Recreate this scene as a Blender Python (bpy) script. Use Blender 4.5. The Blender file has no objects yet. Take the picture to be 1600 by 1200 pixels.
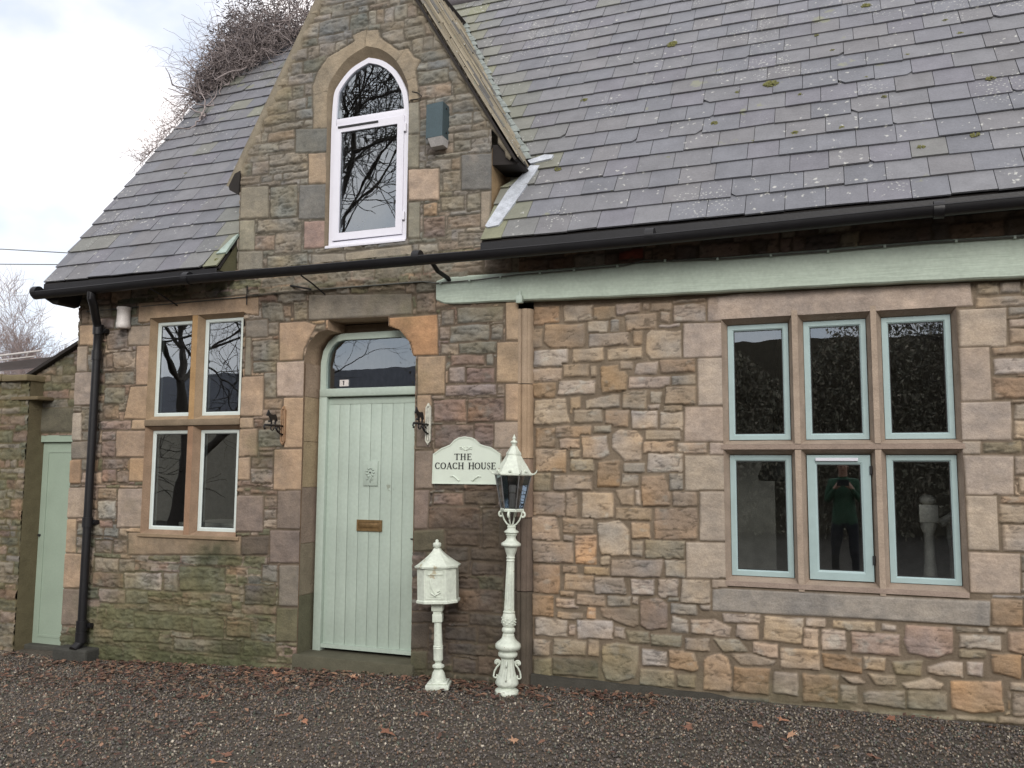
import bpy, bmesh, math, random
import numpy as np
from mathutils import Vector, Matrix, Euler
R = math.radians
random.seed(7)
rng = np.random.default_rng(11)
scene = bpy.context.scene
col = scene.collection
# ------------------------------------------------------------------ camera
cam_d = bpy.data.cameras.new('camera'); cam = bpy.data.objects.new('camera', cam_d); col.objects.link(cam)
cam_d.sensor_width = 36; cam_d.lens = 1350/1600*36; cam_d.clip_end = 500; cam_d.clip_start = 0.05
cam.location = (0, -6.118, 1.507)
pp, rr, yy = 0.1004, 0.0063, 0.365
fw = Vector((-math.sin(yy)*math.cos(pp), math.cos(yy)*math.cos(pp), math.sin(pp)))
rt = Vector((math.cos(yy), math.sin(yy), 0)); up = rt.cross(fw)
r2 = math.cos(rr)*rt+math.sin(rr)*up; u2 = -math.sin(rr)*rt+math.cos(rr)*up
M3 = Matrix((r2, u2, -fw)).transposed()
cam.rotation_euler = M3.to_euler()
scene.camera = cam
scene.render.resolution_x = 1024; scene.render.resolution_y = 768
# ------------------------------------------------------------------ world: bright broken cloud over a pale sky
SUN_EL, SUN_AZ = 28, 160      # azimuth clockwise from +y
world = bpy.data.worlds.new('World'); scene.world = world; world.use_nodes = True
nt = world.node_tree; nt.nodes.clear(); N = nt.nodes.new; LK = nt.links.new
wo = N('ShaderNodeOutputWorld'); bg = N('ShaderNodeBackground'); bg.inputs[1].default_value = 0.10
sky = N('ShaderNodeTexSky'); sky.sky_type = 'NISHITA'; sky.sun_disc = False
sky.sun_elevation = R(SUN_EL); sky.sun_rotation = R(SUN_AZ)
tc = N('ShaderNodeTexCoord'); mp = N('ShaderNodeMapping'); mp.inputs['Scale'].default_value = (1, 1, 1.6)
n1 = N('ShaderNodeTexNoise'); n1.inputs['Scale'].default_value = 2.3; n1.inputs['Detail'].default_value = 7; n1.inputs['Roughness'].default_value = .52
rp = N('ShaderNodeValToRGB'); rp.color_ramp.elements[0].position = .40; rp.color_ramp.elements[1].position = .56
rp.color_ramp.elements[0].color = (.72, .72, .72, 1)
n2 = N('ShaderNodeTexNoise'); n2.inputs['Scale'].default_value = 4.5; n2.inputs['Detail'].default_value = 5
rp2 = N('ShaderNodeValToRGB'); rp2.color_ramp.elements[0].position = .34; rp2.color_ramp.elements[1].position = .58
rp2.color_ramp.elements[0].color = (6.2, 6.8, 7.9, 1); rp2.color_ramp.elements[1].color = (10.6, 10.0, 9.8, 1)
mx = N('ShaderNodeMixRGB')
LK(tc.outputs['Generated'], mp.inputs[0]); LK(mp.outputs[0], n1.inputs[0]); LK(mp.outputs[0], n2.inputs[0])
LK(n1.outputs[0], rp.inputs[0]); LK(n2.outputs[0], rp2.inputs[0])
LK(rp.outputs[0], mx.inputs[0]); LK(sky.outputs[0], mx.inputs[1]); LK(rp2.outputs[0], mx.inputs[2])
LK(mx.outputs[0], bg.inputs[0]); LK(bg.outputs[0], wo.inputs[0])
# ------------------------------------------------------------------ soft sun through thin cloud
sd = bpy.data.lights.new('sun', 'SUN'); sd.energy = 1.5; sd.angle = R(28); sd.color = (1, .95, .88)
so = bpy.data.objects.new('sun', sd); col.objects.link(so)
sv = Vector((math.sin(R(SUN_AZ))*math.cos(R(SUN_EL)), math.cos(R(SUN_AZ))*math.cos(R(SUN_EL)), math.sin(R(SUN_EL))))
so.rotation_euler = sv.to_track_quat('Z', 'Y').to_euler()
scene.view_settings.view_transform = 'Standard'; scene.view_settings.look = 'None'
scene.view_settings.exposure = 0.58; scene.view_settings.gamma = 1
AK = 0.95                                                        # surface albedo against the colour seen

# ================================================================== helpers
def lin(c):
    c = np.array(c, float)/255.0
    return np.where(c <= .04045, c/12.92, ((c+.055)/1.055)**2.4)
def alb(c, k=None): return tuple(np.clip(lin(c)*(AK if k is None else k), 0, .9))

def obj(name, me, m, parent=None, label=None, cat=None, group=None, kind=None):
    o = bpy.data.objects.new(name, me); col.objects.link(o)
    if m is not None:
        ms = m if isinstance(m, (list, tuple)) else [m]
        if len(me.materials) == 0:
            for q in ms: me.materials.append(q)
    if parent is not None: o.parent = parent
    if label: o['label'] = label
    if cat: o['category'] = cat
    if group: o['group'] = group
    if kind: o['kind'] = kind
    return o
def thing(name, label, cat, loc=(0, 0, 0), group=None):
    o = bpy.data.objects.new(name, None); col.objects.link(o); o.location = loc
    o.empty_display_size = .1
    o['label'] = label; o['category'] = cat
    if group: o['group'] = group
    return o

class MB:
    """collects faces; build() makes one mesh object (vertices given in world space, stored relative to the parent)"""
    def __init__(s): s.v = []; s.f = []; s.c = []; s.cc = (1, 1, 1)
    def add(s, vs, fs):
        n = len(s.v); s.v += [tuple(v) for v in vs]; s.f += [tuple(i+n for i in f) for f in fs]; s.c += [s.cc]*len(vs)
    def box(s, x0, x1, y0, y1, z0, z1, b=0):
        if b:
            bm = bmesh.new(); bmesh.ops.create_cube(bm, size=1)
            for v in bm.verts: v.co = Vector(((x0+x1)/2+v.co.x*(x1-x0), (y0+y1)/2+v.co.y*(y1-y0), (z0+z1)/2+v.co.z*(z1-z0)))
            bmesh.ops.bevel(bm, geom=bm.edges[:], offset=b, segments=2, profile=.5, affect='EDGES')
            bm.verts.index_update(); s.add([v.co for v in bm.verts], [[v.index for v in f.verts] for f in bm.faces]); bm.free(); return
        s.add([(x0,y0,z0),(x1,y0,z0),(x1,y1,z0),(x0,y1,z0),(x0,y0,z1),(x1,y0,z1),(x1,y1,z1),(x0,y1,z1)],
              [(0,3,2,1),(4,5,6,7),(0,1,5,4),(1,2,6,5),(2,3,7,6),(3,0,4,7)])
    def prism(s, pts, y0, y1):
        """polygon in x,z (anticlockwise seen from -y) extruded y0(front)..y1"""
        n = len(pts)
        s.add([(x, y0, z) for x, z in pts]+[(x, y1, z) for x, z in pts],
              [tuple(range(n)), tuple(reversed(range(n, 2*n)))]+[(i, i+n, (i+1) % n+n, (i+1) % n) for i in range(n)])
    def strip(s, A, B, closed=True):
        n = len(A); s.add(list(A)+list(B), [(i, (i+1) % n, (i+1) % n+n, i+n) for i in range(n if closed else n-1)])
    def tube(s, pts, rad, n=8, cap=True):
        pts = [Vector(p) for p in pts]; m = len(pts)
        rad = [rad]*m if not isinstance(rad, (list, tuple)) else rad
        vs = []; prev = None
        for i, p in enumerate(pts):
            t = (pts[min(i+1, m-1)]-pts[max(i-1, 0)]).normalized()
            a = prev if prev is not None and abs(prev.dot(t)) < .95 else (Vector((0, 0, 1)) if abs(t.z) < .9 else Vector((1, 0, 0)))
            u = (a-t*a.dot(t)).normalized(); w = t.cross(u); prev = u
            for k in range(n):
                an = 2*math.pi*k/n; vs.append(p+(u*math.cos(an)+w*math.sin(an))*rad[i])
        fs = [(i*n+k, i*n+(k+1) % n, (i+1)*n+(k+1) % n, (i+1)*n+k) for i in range(m-1) for k in range(n)]
        if cap: fs += [tuple(reversed(range(n))), tuple(range((m-1)*n, m*n))]
        s.add(vs, fs)
    def lathe(s, prof, c=(0, 0, 0), n=32, flute=0, tilt=None, rot=0):
        """prof: list of (r, z)"""
        vs = []
        for (r, z) in prof:
            for k in range(n):
                a = 2*math.pi*k/n+rot; q = r*(1-(flute if isinstance(flute, float) else 0)*(k % 2))
                vs.append((c[0]+q*math.cos(a), c[1]+q*math.sin(a), c[2]+z))
        m = len(prof)
        s.add(vs, [(i*n+k, i*n+(k+1) % n, (i+1)*n+(k+1) % n, (i+1)*n+k) for i in range(m-1) for k in range(n)]+[tuple(reversed(range(n))), tuple(range((m-1)*n, m*n))])
    def build(s, name, m, parent=None, smooth=False, auto=None, attr=False, xf=None, **kw):
        vs = s.v
        if xf is not None: vs = [tuple(xf @ Vector(v)) for v in vs]
        if parent is not None:
            off = Vector((0, 0, 0)); p = parent
            while p is not None: off += p.location; p = p.parent
            vs = [(v[0]-off.x, v[1]-off.y, v[2]-off.z) for v in vs]
            loc = (0, 0, 0)
        else:
            a = np.array(vs); c = ((a[:, 0].min()+a[:, 0].max())/2, (a[:, 1].min()+a[:, 1].max())/2, a[:, 2].min())
            vs = [(v[0]-c[0], v[1]-c[1], v[2]-c[2]) for v in vs]; loc = c
        me = bpy.data.meshes.new(name); me.from_pydata(vs, [], s.f); me.update()
        if attr:
            at = me.color_attributes.new('Col', 'FLOAT_COLOR', 'POINT')
            a = np.ones((len(vs), 4), np.float32); a[:, :3] = np.array(s.c); at.data.foreach_set('color', a.ravel())
        if smooth: me.shade_smooth()
        if auto:
            me.shade_smooth(); me.set_sharp_from_angle(angle=R(auto))
        o = obj(name, me, m, parent, **kw); o.location = loc
        return o

def inset(pts, d):
    """move a closed polygon inward (anticlockwise order)"""
    out = []; n = len(pts)
    for i in range(n):
        a, b, c = Vector(pts[i-1]), Vector(pts[i]), Vector(pts[(i+1) % n])
        e1 = (b-a).normalized(); e2 = (c-b).normalized()
        n1_ = Vector((-e1.y, e1.x)); n2_ = Vector((-e2.y, e2.x)); m = n1_+n2_
        m = m/max(m.length_squared/2, .3); out.append((b.x+m.x*d, b.y+m.y*d))
    return out
def ring(mb, outer, inner, y0, y1):
    """a frame between two matching outlines, y0 front, y1 back"""
    f = lambda P, y: [(x, y, z) for x, z in P]
    mb.strip(f(outer, y0), f(inner, y0)); mb.strip(f(inner, y0), f(inner, y1))
    mb.strip(f(inner, y1), f(outer, y1)); mb.strip(f(outer, y1), f(outer, y0))
def rect(x0, x1, z0, z1): return [(x0, z0), (x1, z0), (x1, z1), (x0, z1)]

# ------------------------------------------------------------------ noise
_L = rng.random((256, 256))
def vn(x, z, sc, seed=0):
    x = x/sc+seed*17.31; z = z/sc+seed*7.77
    xi = np.floor(x).astype(int); zi = np.floor(z).astype(int); fx = x-xi; fz = z-zi
    fx = fx*fx*(3-2*fx); fz = fz*fz*(3-2*fz)
    g = lambda a, b: _L[a % 256, b % 256]
    return (g(xi, zi)*(1-fx)+g(xi+1, zi)*fx)*(1-fz)+(g(xi, zi+1)*(1-fx)+g(xi+1, zi+1)*fx)*fz
def fbm(x, z, sc, o=4, seed=0):
    s = 0; a = 1; t = 0
    for i in range(o): s = s+a*vn(x, z, sc, seed+i*3.1); t += a; a *= .5; sc *= .5
    return s/t-.5

# ------------------------------------------------------------------ materials
def mat(name, base=(128, 128, 128), rough=.7, attr=False, var=.18, vscale=12, bump=0, bscale=60, metal=0, spec=None, k=None, spots=None, coat=0, var2=.15, v2scale=90, stretch=None):
    m = bpy.data.materials.new(name); m.use_nodes = True; t = m.node_tree; b = t.nodes['Principled BSDF']
    n = t.nodes.new; l = t.links.new
    b.inputs['Roughness'].default_value = rough; b.inputs['Metallic'].default_value = metal
    if spec is not None: b.inputs['Specular IOR Level'].default_value = spec
    if coat: b.inputs['Coat Weight'].default_value = coat
    tc = n('ShaderNodeTexCoord')
    if attr:
        a = n('ShaderNodeAttribute'); a.attribute_name = 'Col'; src = a.outputs['Color']
    else:
        a = n('ShaderNodeRGB'); a.outputs[0].default_value = (*alb(base, k), 1); src = a.outputs[0]
    for sc, vv in ((vscale, var), (v2scale, var2)):
        if vv <= 0: continue
        no = n('ShaderNodeTexNoise'); no.inputs['Scale'].default_value = sc; no.inputs['Detail'].default_value = 5
        l(tc.outputs['Object'], no.inputs[0])
        mr = n('ShaderNodeMapRange'); mr.inputs[1].default_value = .25; mr.inputs[2].default_value = .75
        mr.inputs[3].default_value = 1-vv; mr.inputs[4].default_value = 1+vv; l(no.outputs[0], mr.inputs[0])
        mu = n('ShaderNodeVectorMath'); mu.operation = 'SCALE'; l(src, mu.inputs[0]); l(mr.outputs[0], mu.inputs['Scale']); src = mu.outputs[0]
    for sp in (spots or []):
        # (scale, radius, colour, sparsity noise scale, threshold)
        sc, rad, c, ns, th = sp
        vo = n('ShaderNodeTexVoronoi'); vo.inputs['Scale'].default_value = sc
        dn = n('ShaderNodeTexNoise'); dn.inputs['Scale'].default_value = sc*3.2; dn.inputs['Detail'].default_value = 3; l(tc.outputs['Object'], dn.inputs[0])
        dm = n('ShaderNodeVectorMath'); dm.operation = 'SCALE'; dm.inputs['Scale'].default_value = .9/sc; l(dn.outputs['Color'], dm.inputs[0])
        da = n('ShaderNodeVectorMath'); l(tc.outputs['Object'], da.inputs[0]); l(dm.outputs[0], da.inputs[1]); l(da.outputs[0], vo.inputs['Vector'])
        no = n('ShaderNodeTexNoise'); no.inputs['Scale'].default_value = ns; no.inputs['Detail'].default_value = 3; l(tc.outputs['Object'], no.inputs[0])
        m1 = n('ShaderNodeMapRange'); m1.inputs[1].default_value = th; m1.inputs[2].default_value = th+.12; m1.inputs[3].default_value = 0; m1.inputs[4].default_value = rad
        l(no.outputs[0], m1.inputs[0])
        sb = n('ShaderNodeMath'); sb.operation = 'SUBTRACT'; l(m1.outputs[0], sb.inputs[0]); l(vo.outputs['Distance'], sb.inputs[1])
        m2 = n('ShaderNodeMapRange'); m2.inputs[1].default_value = 0; m2.inputs[2].default_value = .10; l(sb.outputs[0], m2.inputs[0])
        mixn = n('ShaderNodeMixRGB'); mixn.inputs[2].default_value = (*alb(c), 1); l(m2.outputs[0], mixn.inputs[0]); l(src, mixn.inputs[1]); src = mixn.outputs[0]
    l(src, b.inputs['Base Color'])
    if bump:
        no = n('ShaderNodeTexNoise'); no.inputs['Scale'].default_value = bscale*(3 if stretch else 1); no.inputs['Detail'].default_value = 6; no.inputs['Roughness'].default_value = .6
        if stretch:
            mq = n('ShaderNodeMapping'); mq.inputs['Scale'].default_value = stretch; l(tc.outputs['Object'], mq.inputs[0]); l(mq.outputs[0], no.inputs[0])
        else: l(tc.outputs['Object'], no.inputs[0])
        bp = n('ShaderNodeBump'); bp.inputs['Strength'].default_value = bump; bp.inputs['Distance'].default_value = .01
        l(no.outputs[0], bp.inputs['Height']); l(bp.outputs[0], b.inputs['Normal'])
    return m
def glass_mat(name, ior=1.5, tint=(.85, .9, .9), boost=1.0, wob=.02):
    m = bpy.data.materials.new(name); m.use_nodes = True; t = m.node_tree; t.nodes.clear(); n = t.nodes.new; l = t.links.new
    o = n('ShaderNodeOutputMaterial'); mi = n('ShaderNodeMixShader'); tr = n('ShaderNodeBsdfTransparent'); gl = n('ShaderNodeBsdfGlossy')
    tr.inputs[0].default_value = (*tint, 1); gl.inputs['Roughness'].default_value = .0; gl.inputs[0].default_value = (.82, .92, 1, 1)
    fr = n('ShaderNodeFresnel'); fr.inputs[0].default_value = ior
    mu = n('ShaderNodeMath'); mu.operation = 'MULTIPLY'; mu.inputs[1].default_value = boost; mu.use_clamp = True
    tc = n('ShaderNodeTexCoord'); no = n('ShaderNodeTexNoise'); no.inputs['Scale'].default_value = 2.2; l(tc.outputs['Object'], no.inputs[0])
    bp = n('ShaderNodeBump'); bp.inputs['Strength'].default_value = wob; bp.inputs['Distance'].default_value = .05; l(no.outputs[0], bp.inputs['Height']); l(bp.outputs[0], gl.inputs['Normal'])
    l(fr.outputs[0], mu.inputs[0]); l(mu.outputs[0], mi.inputs[0]); l(tr.outputs[0], mi.inputs[1]); l(gl.outputs[0], mi.inputs[2]); l(mi.outputs[0], o.inputs[0])
    return m

M_stone = mat('weathered sandstone', attr=True, rough=.93, spec=.25, var=.17, vscale=9, bump=.55, bscale=55, var2=.12, v2scale=110)
M_slate = mat('welsh slate', attr=True, rough=.62, spec=.4, var=.14, vscale=7, bump=.3, bscale=30, var2=.1, v2scale=70,
              spots=[(14, .20, (176, 177, 172), 2.2, .44), (38, .30, (164, 166, 162), 1.6, .52), (5, .34, (124, 126, 112), 2.0, .56), (9, .26, (104, 108, 80), 5.0, .62)])
M_board = mat('roof underside', (40, 36, 34), .9)
M_black = mat('black painted iron', (24, 24, 27), .45, var=.25, spec=.4, bump=.1, var2=.05)
M_green = mat('sage painted timber', (170, 184, 173), .6, stretch=(1, 1, .08), var=.09, vscale=2.5, bump=.25, bscale=18, var2=.06, v2scale=35, spots=[(7, .30, (138, 146, 132), 3.0, .60)])
M_beam = mat('sage painted beam', (176, 190, 176), .6, stretch=(.10, 1, 1), var=.08, vscale=5, bump=.5, bscale=14, var2=.08, v2scale=40)
M_lean = mat('dull green door paint', (150, 166, 150), .6, var=.10, vscale=3, var2=.05)
M_wframe = mat('pale green window paint', (204, 214, 210), .4, var=.04, var2=.02)
M_wframe2 = mat('blue green window paint', (164, 186, 186), .45, var=.05, var2=.02)
M_upvc = mat('white window plastic', (236, 236, 246), .3, var=.02, k=.85, var2=.01)
M_gasket = mat('black rubber gasket', (35, 37, 38), .6)
M_cream = mat('cream green cast iron', (206, 214, 201), .42, var=.14, vscale=10, bump=.35, bscale=50, var2=.12, v2scale=45, spots=[(18, .36, (176, 170, 146), 6, .52), (40, .36, (130, 112, 84), 10, .60)])
M_lead = mat('weathered lead', (176, 182, 190), .55, var=.25, vscale=14, bump=.4, bscale=30, metal=.0, var2=.2)
M_leadg = mat('verdigris flashing', (150, 166, 158), .6, var=.3, vscale=14, bump=.4)
M_brass = mat('dull brass', (128, 104, 70), .45, metal=.5, var=.3, vscale=30)
M_sign = mat('sign enamel', (208, 218, 205), .4, var=.03, var2=.02)
M_letter = mat('black lettering', (24, 26, 30), .5, var=0, var2=0)
M_cable = mat('grey cable', (88, 90, 84), .7)
M_teal = mat('teal metal box', (62, 80, 86), .45, var=.1)
M_white = mat('white ceramic', (205, 200, 196), .5, var=.18, vscale=10)
M_int = mat('interior plaster', (168, 160, 146), .9)
M_intd = mat('dark interior', (60, 54, 48), .9)
M_floor = mat('interior floor', (70, 55, 42), .7)
M_wood = mat('white painted wood', (235, 230, 220), .5)
M_bark = mat('bark', (78, 70, 62), .95, var=.3, vscale=20)
M_pale = mat('pale bark', (158, 144, 140), .95, var=.2, vscale=6)
M_twig = mat('dead creeper twig', (150, 140, 138), .9, var=.3, vscale=9)
M_twigd = mat('dark creeper litter', (100, 93, 94), .95, var=.35, vscale=20)
M_moss = mat('moss', (108, 108, 66), .95, var=.35, vscale=40, bump=.6)
M_glass = glass_mat('window glass', 1.5, tint=(.8, .84, .84), boost=5.5)
M_glassd = glass_mat('dormer glass', 1.5, tint=(.7, .74, .78), boost=6.0)
M_glassl = glass_mat('left window glass', 1.5, tint=(.8, .85, .85), boost=5.8)
M_glasslamp = glass_mat('smoky lantern glass', 1.5, tint=(.5, .52, .54), boost=1.6)
M_gravel = mat('gravel stones', attr=True, rough=.75, var=.15, vscale=60, spec=.4)
M_leaf = mat('fallen leaves', attr=True, rough=.8, var=.2, vscale=60)
M_ground = mat('gravel bed', (82, 75, 66), .95, var=.35, vscale=40, bump=1, bscale=120, var2=.4, v2scale=220)

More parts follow.
